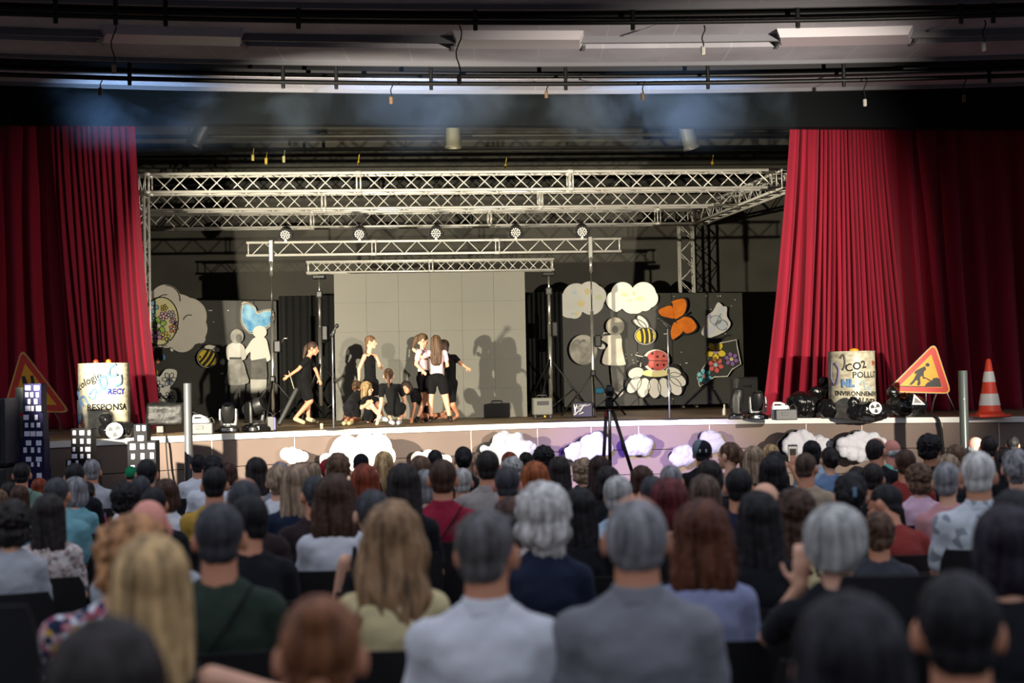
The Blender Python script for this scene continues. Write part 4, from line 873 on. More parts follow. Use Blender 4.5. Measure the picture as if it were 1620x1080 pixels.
# --- jerrycans (fog fluid) beside their machines
def fogbox(px, py, label, mir=1):
    p = zfloor(px, py); X = Matrix.Translation(p + Vector((0, .14, 0))); root = empty('jerrycan', X.translation + Vector((-.04*mir, .06, 0)), 'white ' + label, 'canister', 'fog fluid canisters')
    Y = X @ Matrix.Translation((-.05*mir, .08, 0)); mb = MB(); mb.bbox((0, 0, .1), (.24, .13, .2), .02, Y); mb.build('canister_body', mat('white_pe', '#e6e6e2', .4), root, 'auto')
    mb = MB(); mb.tube([Y @ Vector(q) for q in ((-.1, 0, .19), (-.085, 0, .235), (.0, 0, .235), (.09, 0, .195))], .018, 8); mb.build('handle', mat('white_pe', '#e6e6e2', .4), root, True); mb = MB(); mb.lathe([(.02, .19), (.02, .225), (.015, .225)], 12, Y @ Matrix.Translation((.08, 0, 0))); mb.build('screw_cap', M_gk, root)
    root = empty('fog_machine', X.translation, 'grey ' + label.replace('canister', 'box machine in front of the canister'), 'fog machine', 'fog machines'); mb = MB(); mb.bbox((0, -.06, .075), (.3, .13, .148), .012, X); mb.build('housing', mat('machine_grey', '#3f4042', .5), root)
    mb = MB(); mb.bbox((-.02, -.128, .09), (.1, .006, .04), .004, X); mb.build('panel_print', M_blk, root)
    mb = MB(); mb.tube([X @ Vector(q) for q in ((.06, -.03, .15), (.08, -.03, .2), (.12, -.03, .215), (.15, -.03, .17), (.152, -.03, .03))], .006, 6); mb.build('hose', M_gk, root, True)
fogbox(318, 687, 'plastic fluid canister by the left moving heads'); fogbox(1245, 664.5, 'plastic fluid canister by the right bin bags')
# --- moving head lights on the edge
def moving_head(px, py, h, label, rz, tilt, brand=None, lit=False):
    p = zfloor(px, py) + Vector((0, .2, 0)); s = h; root = empty('moving_head_light', p, label, 'stage light', 'moving head lights on the stage edge'); X = Matrix.Translation(p) @ Matrix.Rotation(rz, 4, 'Z') @ Matrix.Scale(s/.56, 4)
    mb = MB(); mb.loft([(0.005, .17, .13, 0, 0), (.02, .18, .14, 0, 0), (.06, .175, .135, 0, 0), (.09, .13, .1, 0, 0), (.1, .11, .09, 0, 0)], 24, .45, X); mb.build('base', M_blk, root, 'auto')
    Xf = Matrix.Translation(p) @ Matrix.Scale(s/.56, 4); mb = MB(); mb.bbox((0, -.142, .05), (.17, .012, .05), .005, Xf); mb.build('display_panel', mat('panel_silver', '#b9bcc2', .4, .3), root)
    mb = MB(); mb.bbox((0, -.15, .052), (.05, .006, .028), .003, Xf); mb.build('display', mat('lcd_blue', '#5f9fe6', .4, emit=.8) if lit else M_lens, root)
    mb = MB(); m2 = mat('arm_silver', '#8b8c8c', .4, .3) if not lit else M_gk; mb.lathe([(.07, .1), (.07, .12), (.05, .125)], 20, X); mb.build('pan_hub', M_gk, root)
    for q in (-1, 1):
        mb = MB(); mb.loft([(.12, .035, .055, q*.115, 0), (.2, .022, .06, q*.135, 0), (.32, .02, .06, q*.138, 0), (.40, .018, .04, q*.135, 0)], 14, .6, X); mb.build('yoke_arm', m2, root, 'auto')
    mb = MB(); mb.bbox((0, 0, .135), (.26, .11, .03), .012, X); mb.build('yoke_bridge', m2, root)
    H = X @ Matrix.Translation((0, 0, .33)) @ Matrix.Rotation(tilt, 4, 'X'); mb = MB(); mb.lathe([(.03, -.17), (.085, -.15), (.105, -.08), (.11, 0), (.105, .09), (.09, .15), (.085, .16)], 24, H); mb.build('head', M_blk, root, 'auto')
    mb = MB(); mb.lathe([(.001, .158), (.07, .162), (.078, .166), (.001, .168)], 24, H); mb.build('lens', M_lens, root)
    if brand: flat_text(brand, .07, Xf @ Matrix.Translation((0, -.16, .045)), mat('logo_white', '#e4e4e8', .5), root)
    return root
moving_head(357, 684.5, .44, 'silver-armed moving head light, left one of the pair at the left', 0, .5, 'THOM')
moving_head(399, 683.5, .56, 'dark moving head light with blue display left of the tripod stand', 1.1, 1.2, None, True)
moving_head(1170, 664, .50, 'dark moving head light with blue display below the board at right', 1.3, .2, None, True)
moving_head(1203, 664, .45, 'silver-armed moving head light next to the red curtain foot', 0, .35)
p = zfloor(1187, 655); p.y += .5; root = empty('equipment_box', p, 'black equipment box behind the right moving heads', 'box'); mb = MB(); mb.bbox((0, 0, .3), (.42, .4, .6), .03, Matrix.Translation(p)); mb.build('box_body', mat('cover_black', '#161616', .7), root); mb = MB(); mb.bbox((0, -.21, .45), (.14, .02, .03), .005, Matrix.Translation(p)); mb.build('handle', M_blk, root)
# flight-case heater style amp
D = 22.6; p = at(858, 655, D); p.z = STAGE + .006; root = empty('amplifier', p, 'grey box with top handle standing left of the right lighting stand', 'amplifier'); X = Matrix.Translation(p) @ Matrix.Rotation(.08, 4, 'Z')
mb = MB(); mb.bbox((0, 0, .2), (.31, .25, .27), .015, X); mb.build('housing', mat('amp_grey', '#5b5b52', .5), root)
mb = MB(); mb.tube([X @ Vector(q) for q in ((-.08, 0, .33), (-.07, 0, .375), (.07, 0, .375), (.08, 0, .33))], .012, 6); mb.build('handle', M_blk, root, True); mb = MB(); mb.bbox((0, -.13, .25), (.18, .01, .06), .01, X); mb.build('vent', M_blk, root)
for q in (-.12, .12): mb = MB(); mb.bbox((q, 0, .035), (.05, .2, .06), .01, X); mb.build('foot', M_blk, root)
mb = MB(); mb.bbox((.03, -.1, .04), (.03, .03, .03), .005, X); mb.build('orange_plug', mat('plug_orange', '#c8901c', .5), root)
D = 22.7; p = at(921, 655, D); p.z = STAGE + .006; root = empty('cable_box', p, 'dark open crate of shiny gear at the foot of the right lighting stand', 'crate'); X = Matrix.Translation(p)
mb = MB(); mb.bbox((0, 0, .13), (.34, .25, .25), .02, X); mb.build('crate', M_blk, root)
for i in range(9): mb = MB(); mb.cap(X @ Vector((rs.uniform(-.14, .14), -.13, rs.uniform(.03, .22))), X @ Vector((rs.uniform(-.14, .14), -.14, rs.uniform(.03, .22))), .012); mb.build('connector', mat('nickel', '#b0aca0', .3, .8), root, True)
p = at(1146, 652, 22.4); p.z = STAGE + .006; mb = MB(); mb.lathe([(.03, 0), (.032, .01), (.032, .09), (.012, .12), (.012, .15), (.015, .155), (.015, .17), (.001, .172)], 16, Matrix.Translation(p)); tag(mb.build('bottle', mat('clear_bottle', '#a9a48c', .3), None, True), 'small pale bottle on the boards left of the right moving heads', 'bottle')
p = at(509, 680, 20.0); p.z = STAGE + .006; mb = MB(); mb.lathe([(.022, 0), (.024, .006), (.018, .03), (.024, .06), (.02, .075)], 14, Matrix.Translation(p)); tag(mb.build('cup', mat('cream_cup', '#c7b98e', .5), None, True), 'tiny cream cup beside the left microphone stand base', 'cup')
# --- round LED lights on the lighting truss
zt = a4.z + H4
for px, nm in ((452, 'leftmost of the five round LED stage lights on the truss'), (569, 'round LED stage light above the left end of the video wall'), (690, 'middle one of the five round LED stage lights'), (816, 'round LED stage light above the right end of the video wall'), (921, 'rightmost and dimmest round LED stage light on the truss')):
    p = at(px, 373, 23.6); p.z = zt + .14; root = empty('led_par_light', p, nm, 'stage light', 'round LED lights on the truss')
    tx = .45; X = Matrix.Translation(p) @ Matrix.Rotation(PI/2 + tx, 4, 'X')
    mb = MB(); mb.lathe([(.05, -.16), (.09, -.13), (.105, -.03), (.11, .04), (.118, .045), (.118, .07), (.1, .07), (.1, .05), (.001, .05)], 28, X); mb.build('housing', M_blk, root, 'auto')
    for rr_, nn in ((.0, 1), (.036, 6), (.068, 12)):
        for k in range(nn):
            t = 2*PI*k/nn; mb = MB(); mb.lathe([(.012, .05), (.013, .062), (.008, .066), (.001, .067)], 10, X @ Matrix.Translation((rr_*math.cos(t), rr_*math.sin(t), 0)))
            mb.build('lens', mat('led_lens', '#f2efe2', .25), root)
    mb = MB(); mb.tube([p + Vector((-.125, 0, 0)), p + Vector((-.11, 0, -.1)), p + Vector((.11, 0, -.1)), p + Vector((.125, 0, 0))], .008, 6); mb.build('yoke', M_blk, root)
    mb = MB(); mb.bbox(p + Vector((0, 0, -.125)), (.05, .07, .055), .01); mb.build('clamp', M_alu, root)
# --- stands
def leg3(root, base, ztop, spread, m, r=.012, rot=.3, nm='leg', zb=STAGE + .01):
    for k in range(3):
        t = rot + k*2*PI/3; f = Vector((base.x + spread*math.cos(t), base.y + spread*math.sin(t), zb)); mb = MB(); mb.tube([(base.x, base.y, ztop), f], r, 6); mb.build(nm, m, root, True)
        mb = MB(); mb.tube([(base.x, base.y, zb + .12), Vector((base.x, base.y, ztop)).lerp(f, .55)], r*.7, 6); mb.build('brace', m, root, True)
M_st = mat('stand_steel_black', '#1b1a18', .45, .3); M_pole = mat('pole_chrome', '#c6c3b8', .25, .85)
for px, lb in ((430, 'wind-up lighting stand with thin dark pole at left, holding the lighting truss'), (934, 'wind-up lighting stand with thin dark pole at right, holding the lighting truss')):
    p = at(px, 404, 23.6); b = Vector((p.x, p.y - .02, STAGE + .01)); zt_ = a4.z; root = empty('lighting_stand', b, lb, 'stand', 'stands under the lighting truss')
    mb = MB(); mb.tube([(b.x, b.y - .05, STAGE + .02), (b.x, b.y - .05, STAGE + 1.75)], .028, 10); mb.build('lower_pole', M_pole, root, True)
    mb = MB(); mb.tube([(b.x, b.y - .05, STAGE + 1.7), (b.x, b.y - .05, zt_ - .25)], .012, 8); mb.build('inner_pole', mat('pole_dark', '#55534b', .3, .6), root, True)
    mb = MB(); mb.tube([(b.x, b.y - .05, zt_ - .34), (b.x, b.y - .05, zt_ - .1)], .03, 10); mb.build('top_sleeve', M_pole, root, True)
    mb = MB(); mb.bbox((b.x, b.y - .05, zt_ + .06), (.07, .05, .36), .01); mb.build('truss_bracket', mat('bracket_grey', '#8f8f88', .4, .5), root)
    mb = MB(); mb.bbox((b.x + .09, b.y - .07, STAGE + 1.25), (.12, .12, .2), .02); mb.build('winch', M_st, root); mb = MB(); mb.tube([(b.x + .15, b.y - .07, STAGE + 1.3), (b.x + .2, b.y - .12, STAGE + 1.38), (b.x + .26, b.y - .12, STAGE + 1.38)], .01, 6); mb.build('crank', M_pole, root, True)
    leg3(root, b + Vector((0, -.05, 0)), STAGE + .72, .62, M_st, .016, .5)
    mb = MB(); mb.bbox((b.x, b.y - .05, STAGE + .72), (.09, .09, .1), .02); mb.build('leg_collar', M_st, root)
for px, lb in ((505, 'chrome telescopic stand holding the left end of the video wall truss'), (868, 'chrome telescopic stand holding the right end of the video wall truss')):
    p = at(px, 440, 24.75); b = Vector((p.x, p.y, STAGE + .01)); root = empty('truss_stand', b, lb, 'stand', 'chrome stands beside the video wall')
    zt_ = a5.z - .16
    mb = MB(); mb.tube([(b.x, b.y, STAGE + .25), (b.x, b.y, STAGE + 1.6)], .036, 12); mb.build('lower_pole', M_pole, root, True); mb = MB(); mb.tube([(b.x, b.y, STAGE + 1.55), (b.x, b.y, zt_ - .2)], .027, 10); mb.build('upper_pole', M_pole, root, True)
    mb = MB(); mb.tube([(b.x, b.y, zt_ - .3), (b.x, b.y, zt_ + .05)], .018, 8); mb.build('top_rod', M_pole, root, True); mb = MB(); mb.bbox((b.x, b.y, zt_ + .08), (.22, .16, .07), .015); mb.build('truss_fork', M_st, root); mb = MB(); mb.bbox((b.x - .0, b.y, zt_ - .22), (.11, .1, .12), .02); mb.build('collar', M_gk, root)
    mb = MB(); mb.bbox((b.x + .09, b.y - .02, STAGE + 1.5), (.11, .12, .26), .02); mb.build('winch', M_st, root); leg3(root, b, STAGE + 1.0, .75, M_st, .018, .2)
# black tube gear lying at the left stand
p = at(455, 668, 21.2); p.z = STAGE + .03; mb = MB(); mb.cap(p + Vector((-.12, 0, .03)), p + Vector((.12, .1, .52)), .035, .035); o = mb.build('rolled_backdrop', mat('rubber_grey', '#2c2c2a', .6), None, True); tag(o, 'dark grey tube leaning at the foot of the left lighting stand', 'tube')
p = zfloor(427, 682); p.y += .12; root = empty('folded_stand', p, 'small dark folded stand with a blue side left of the leaning tube', 'stand'); mb = MB(); mb.bbox((0, 0, .1), (.1, .1, .2), .01, Matrix.Translation(p)); mb.build('block', M_blk, root); mb = MB(); mb.bbox((.055, -.05, .1), (.03, .02, .17), .005, Matrix.Translation(p)); mb.build('blue_plate', mat('blue_plate', '#3b3a78', .5), root)
# mic stands
for px, y0, y1, lb, tiltx in ((526, 518, 680, 'straight microphone stand on round base in front of the video wall', .05), (1061, 505, 664, 'straight microphone stand on round base before the right board', -.10)):
    p = zfloor(px, y1); X = Matrix.Translation(p + Vector((0, .14, 0))); root = empty('microphone_stand', X.translation, lb, 'microphone stand', 'microphone stands'); d = p.y + .14; Ht = (y1 - y0 - 6)/FP*d
    mb = MB(); mb.lathe([(.14, 0), (.145, .008), (.13, .016), (.02, .024)], 28, X); mb.build('base', M_gk, root, 'auto'); mp_ = mat('stand_tube', '#a6a6ae', .3, .7)
    mb = MB(); mb.tube([X @ Vector((0, 0, .02)), X @ Vector((0, 0, Ht*.5))], .013, 8); mb.build('lower_tube', mp_, root, True); mb = MB(); mb.tube([X @ Vector((0, 0, Ht*.5)), X @ Vector((0, 0, Ht - .06))], .009, 8); mb.build('upper_tube', mp_, root, True)
    mb = MB(); mb.lathe([(.017, Ht*.5-.04), (.02, Ht*.5), (.015, Ht*.5+.03)], 12, X); mb.build('clutch', M_blk, root)
    q0 = X @ Vector((0, 0, Ht - .07)); q1 = q0 + Vector((tiltx*1.2, -.03, .12)); mb = MB(); mb.cap(q0, q0 + (q1-q0)*.5, .02); mb.build('clip', M_blk, root, True)
    mic = empty('microphone', q0, 'black handheld microphone clipped on the ' + ('stand in front of the video wall' if px < 800 else 'stand before the right board'), 'microphone', 'microphones'); mb = MB(); mb.cap(q0 + Vector((-tiltx*.5, 0, .01)), q1, .011, .016); mb.build('handle', M_blk, mic, True); mb = MB(); mb.ell(q1 + (q1-q0).normalized()*.02, (.027, .027, .03)); mb.build('grille', mat('mic_mesh', '#2a2a2a', .4, .5), mic, True)
# camcorder on tripod among the seats
p = at(964, 640, 13.4); b = Vector((p.x, p.y, 0)); root = empty('camera_tripod', b, 'tall black camera tripod between the front seats and the stage', 'tripod'); hz = p.z
for k, (fx, fy) in enumerate(((-.17, -.1), (.02, .5), (.45, -.25))):
    mid = Vector((b.x + fx*.5, b.y + fy*.5, hz*.5)); f = Vector((b.x + fx, b.y + fy, .01)); t_ = Vector((b.x + .03*(k-1), b.y, hz - .05))
    mb = MB(); mb.tube([t_, mid], .017, 8); lg = mb.build('leg', M_st, root, True); mb = MB(); mb.tube([mid, f], .011, 8); mb.build('leg_extension', M_st, lg, True); mb = MB(); mb.bbox(mid, (.045, .04, .05), .01); mb.build('leg_lock', M_blk, lg)
mb = MB(); mb.tube([(b.x, b.y, hz - .45), (b.x, b.y, hz + .02)], .013, 8); mb.build('centre_column', M_pole, root, True); mb = MB(); mb.bbox((b.x, b.y, hz + .02), (.08, .08, .1), .02); mb.build('head', M_st, root)
mb = MB(); mb.tube([(b.x + .03, b.y - .03, hz + .03), (b.x + .12, b.y - .16, hz + .14), (b.x + .15, b.y - .22, hz + .17)], .009, 8); mb.build('pan_handle', M_blk, root, True); mb = MB(); mb.bbox((b.x - .035, b.y - .02, hz - .09), (.02, .02, .05), .004); mb.build('red_tab', mat('red_tab', '#a01c24', .5), root)
cb = Vector((b.x, b.y, hz + .08)); root = empty('camcorder', cb, 'black camcorder with opened glowing side screen on the tripod', 'video camera'); mb = MB(); mb.bbox((0, 0, .045), (.085, .2, .09), .02, Matrix.Translation(cb)); mb.build('body', M_blk, root, 'auto')
mb = MB(); mb.lathe([(.035, 0), (.037, .07), (.033, .07), (.03, .05), (.001, .05)], 20, Matrix.Translation(cb + Vector((0, .1, .05))) @ Matrix.Rotation(-PI/2, 4, 'X')); mb.build('lens', M_lens, root, 'auto'); mb = MB(); mb.bbox((-.09, -.02, .055), (.085, .01, .055), .003, Matrix.Translation(cb)); s_ = mb.build('flip_screen', M_blk, root)
mb = MB(); mb.box((-.128, -.028, .033), (-.053, -.024, .077), Matrix.Translation(cb)); mb.build('screen_picture', mat('screen_cyan', '#2f6c78', .3, emit=.6), s_); mb = MB(); mb.bbox((.0, -.02, .1), (.05, .12, .02), .006, Matrix.Translation(cb)); mb.build('top_handle', M_blk, root); mb = MB(); mb.ell(cb + Vector((0, -.105, .05)), (.025, .02, .022)); mb.build('eyepiece', M_blk, root, True)
# cables
def cable(pts, label, r=.008): mb = MB(); mb.tube(catm(pts, 6, False), r, 6); return tag(mb.build('cable', black, None, True), label, 'cable', 'cables lying on the stage')
e0 = edge_at(1488); cable([tuple(e0 + Vector((-.4, .3, .012))), tuple(e0 + Vector((-.1, .02, .02))), tuple(e0 + Vector((-.03, -.07, -.1))), tuple(e0 + Vector((0, -.07, -.4))), tuple(e0 + Vector((.06, -.08, -1.05)))], 'black cable hanging down the stage front left of the right post', .022)
e0 = edge_at(262); cable([tuple(e0 + Vector((-.1, .3, .012))), tuple(e0 + Vector((.0, .02, .02))), tuple(e0 + Vector((.02, -.07, -.1))), tuple(e0 + Vector((.05, -.07, -.5))), tuple(e0 + Vector((.15, -.08, -1.05)))], 'thin black cable hanging down the stage front beside the left post', .010)
for x0, x1, lb in ((860, 1010, 'black cable running along the stage edge behind the tripod'), (1062, 1160, 'black cable from the right microphone stand towards the moving heads'), (560, 640, 'thin black cable near the crouching children')):
    pts = []
    for k in range(7): e = edge_at(x0 + (x1-x0)*k/6); pts.append((e.x, e.y + .16 + .07*math.sin(k*1.9 + x0), STAGE + .014))
    cable(pts, lb, .007)
# smoke drifting under the ceiling in front of the pelmet
vm = bpy.data.materials.new('stage_smoke'); vm.use_nodes = True; nt = vm.node_tree; nt.nodes.remove(nt.nodes['Principled BSDF'])
pv = nt.nodes.new('ShaderNodeVolumePrincipled'); pv.inputs['Color'].default_value = (.55, .72, 1, 1); pv.inputs['Anisotropy'].default_value = .1
tc = nt.nodes.new('ShaderNodeTexCoord'); nz = nt.nodes.new('ShaderNodeTexNoise'); nz.inputs['Scale'].default_value = .75; nz.inputs['Detail'].default_value = 5; nz.inputs['Distortion'].default_value = .6
nt.links.new(tc.outputs['Object'], nz.inputs['Vector']); mr = nt.nodes.new('ShaderNodeMapRange'); mr.inputs[1].default_value = .46; mr.inputs[2].default_value = .78; mr.inputs[3].default_value = 0; mr.inputs[4].default_value = .9
nt.links.new(nz.outputs['Fac'], mr.inputs[0]); sp = nt.nodes.new('ShaderNodeSeparateXYZ'); nt.links.new(tc.outputs['Object'], sp.inputs[0]); m2 = nt.nodes.new('ShaderNodeMapRange'); m2.inputs[1].default_value = 5.05; m2.inputs[2].default_value = 5.8
nt.links.new(sp.outputs['Z'], m2.inputs[0]); mu = nt.nodes.new('ShaderNodeMath'); mu.operation = 'MULTIPLY'; nt.links.new(mr.outputs[0], mu.inputs[0]); nt.links.new(m2.outputs[0], mu.inputs[1]); nt.links.new(mu.outputs[0], pv.inputs['Density']); nt.links.new(pv.outputs[0], nt.nodes['Material Output'].inputs['Volume'])
mb = MB(); X = stage_frame((0, 20.0, 0)); mb.box((-9, 0, 5.0), (4.2, 1.05, 5.93), X); o = mb.build('smoke', vm); stuff(tag(o, 'bluish stage smoke drifting below the ceiling in front of the pelmet', 'smoke'))
for x in (-5.4, -1.6, 2.2): spot('smoke_light', (x, 19.3 + YAW*x, 4.2), (x + .2, 20.75 + YAW*x, 6.1), 420, (.40, .66, 1), 75, 1.0, .15)
# ================================================================ people
SK = [mat('skin_fair', '#e0ab8c', .55, var=.05, scale=9), mat('skin_warm', '#c98b6a', .55, var=.06, scale=9), mat('skin_tan', '#a96c4c', .55, var=.06, scale=9), mat('skin_pink', '#d98f7c', .5, var=.08, scale=7)]
M_eye = mat('eye_white', '#e8e4de', .3); M_iris = mat('eye_iris', '#2a1a10', .3); M_lip = mat('lips', '#b0504a', .5)
def hair_mat(h, grey=None):
    n = 'hair_' + h + (grey or '')
    if n in _m: return _m[n]
    c = lin(h); c2 = lin(grey) if grey else tuple(min(1, x*1.9 + .012) for x in c)
    m = mat(n, tuple(x*.5 for x in c), .5, spec=.22, var=.01, scale=30, stretch=(1.3, 1.3, .14), bump=.8, col2=tuple(c2)); return m
def cloth(h, pat=None):
    n = 'cloth_' + h + (pat or '')
    if n in _m: return _m[n]
    m = mat(n, h, .85, var=.07, scale=5, bump=.35); b = m.node_tree.nodes['Principled BSDF']; b.inputs['Sheen Weight'].default_value = .04; b.inputs['Specular IOR Level'].default_value = .2
    if pat:
        nt = m.node_tree; tc = nt.nodes.new('ShaderNodeTexCoord'); cols = {'floral': ['#c98f94', '#d9c4c4', '#2c3f66', '#d2a648', '#b5566a', '#1d2a44', '#dfe3ea'], 'confetti': ['#d8286a', '#e0c02c', '#3a6fd0', '#e8559a', '#d94a2c', '#231f2c'], 'leaf': ['#c9d1d6', '#cdd5da', '#8e979f', '#d2d9dd', '#c5cdd3'], 'specks': ['#c9bcb4', '#b9a8a4', '#d6d0cc', '#8f7f7c'], 'stripe': ['#dfe3e8', '#8d9db4']}[pat]
        cr = nt.nodes.new('ShaderNodeValToRGB'); cr.color_ramp.interpolation = 'CONSTANT'
        if pat == 'stripe':
            wv = nt.nodes.new('ShaderNodeTexWave'); wv.bands_direction = 'Z'; wv.inputs['Scale'].default_value = 14; nt.links.new(tc.outputs['Object'], wv.inputs['Vector']); src = wv.outputs['Fac']
        else:
            vo = nt.nodes.new('ShaderNodeTexVoronoi'); vo.inputs['Scale'].default_value = {'floral': 48, 'confetti': 34, 'leaf': 22, 'specks': 45}[pat]; nt.links.new(tc.outputs['Object'], vo.inputs['Vector'])
            se = nt.nodes.new('ShaderNodeSeparateColor'); nt.links.new(vo.outputs['Color'], se.inputs[0]); src = se.outputs[0]
        el = cr.color_ramp.elements
        for i, c_ in enumerate(cols):
            e = el[i] if i < 2 else el.new(i/len(cols)); e.position = i/len(cols); e.color = (*lin(c_), 1)
        nt.links.new(src, cr.inputs[0]); nt.links.new(cr.outputs[0], b.inputs['Base Color'])
    return m
def head(mb, ex, X, s=1.0):
    E = lambda c, r: mb.ell((0, 0, 0), tuple(q*s for q in r), None) if False else mb.add(*_ell(c, r, X, s))
    E((0, -.008, .02), (.076, .094, .093)); E((0, .026, -.045), (.055, .062, .070)); E((0, .062, -.098), (.026, .024, .021)); E((0, .066, .016), (.05, .026, .016)); E((0, -.045, -.03), (.06, .05, .06))
    for q in (-1, 1): E((q*.081, -.004, -.012), (.013, .021, .034)); E((q*.034, .062, -.035), (.024, .022, .02))
    mb.cap(X @ Vector((0, .084*s, .0)), X @ Vector((0, .106*s, -.034*s)), .009*s, .0135*s); mb.ell(X @ Vector((0, .082*s, -.064*s)), (.02*s, .014*s, .012*s))
    for q in (-1, 1):
        ex.m = 1; ex.ell(X @ Vector((q*.031*s, .080*s, .0)), (.011*s,)*3, None, 10, 7); ex.m = 2; ex.ell(X @ Vector((q*.031*s, .0885*s, .0)), (.0055*s,)*3, None, 8, 6)
        ex.m = 2; ex.cap(X @ Vector((q*.018*s, .091*s, .019*s)), X @ Vector((q*.045*s, .080*s, .019*s)), .003*s, None, 6)
    ex.m = 3; ex.cap(X @ Vector((-.016*s, .093*s, -.064*s)), X @ Vector((.016*s, .093*s, -.064*s)), .005*s, .005*s, 8)
def _ell(c, r, X, s):
    t = MB(); t.ell((0, 0, 0), tuple(q*s for q in r)); c = Vector(c)*s; return [X @ (Vector(v) + c) for v in t.v], t.f
def hand(mb, p, d, n, s=1.0, curl=.4):
    """palm at p pointing along d, palm normal n"""
    d = Vector(d).normalized(); n = Vector(n); n = (n - d*n.dot(d)).normalized(); u = d.cross(n); p = Vector(p)
    mb.cap(p, p + d*.05*s, .026*s, .03*s, 10, .5, u)
    for k, (o, L) in enumerate(((-.026, .062), (-.009, .074), (.009, .07), (.026, .055))):
        b = p + d*.075*s + u*o*s; m_ = b + (d*math.cos(curl) - n*math.sin(curl))*L*.5*s; e = m_ + (d*math.cos(curl*2.4) - n*math.sin(curl*2.4))*L*.5*s
        mb.cap(b - d*.02*s, m_, .0095*s, .009*s, 6); mb.cap(m_, e, .009*s, .0075*s, 6)
    b = p + d*.015*s - u*.03*s; m_ = b + (d*.6 - u*.7 - n*.2).normalized()*.035*s; mb.cap(b, m_, .012*s, .0105*s, 6); mb.cap(m_, m_ + (d*.85 - u*.2 - n*.4).normalized()*.03*s, .0105*s, .009*s, 6)
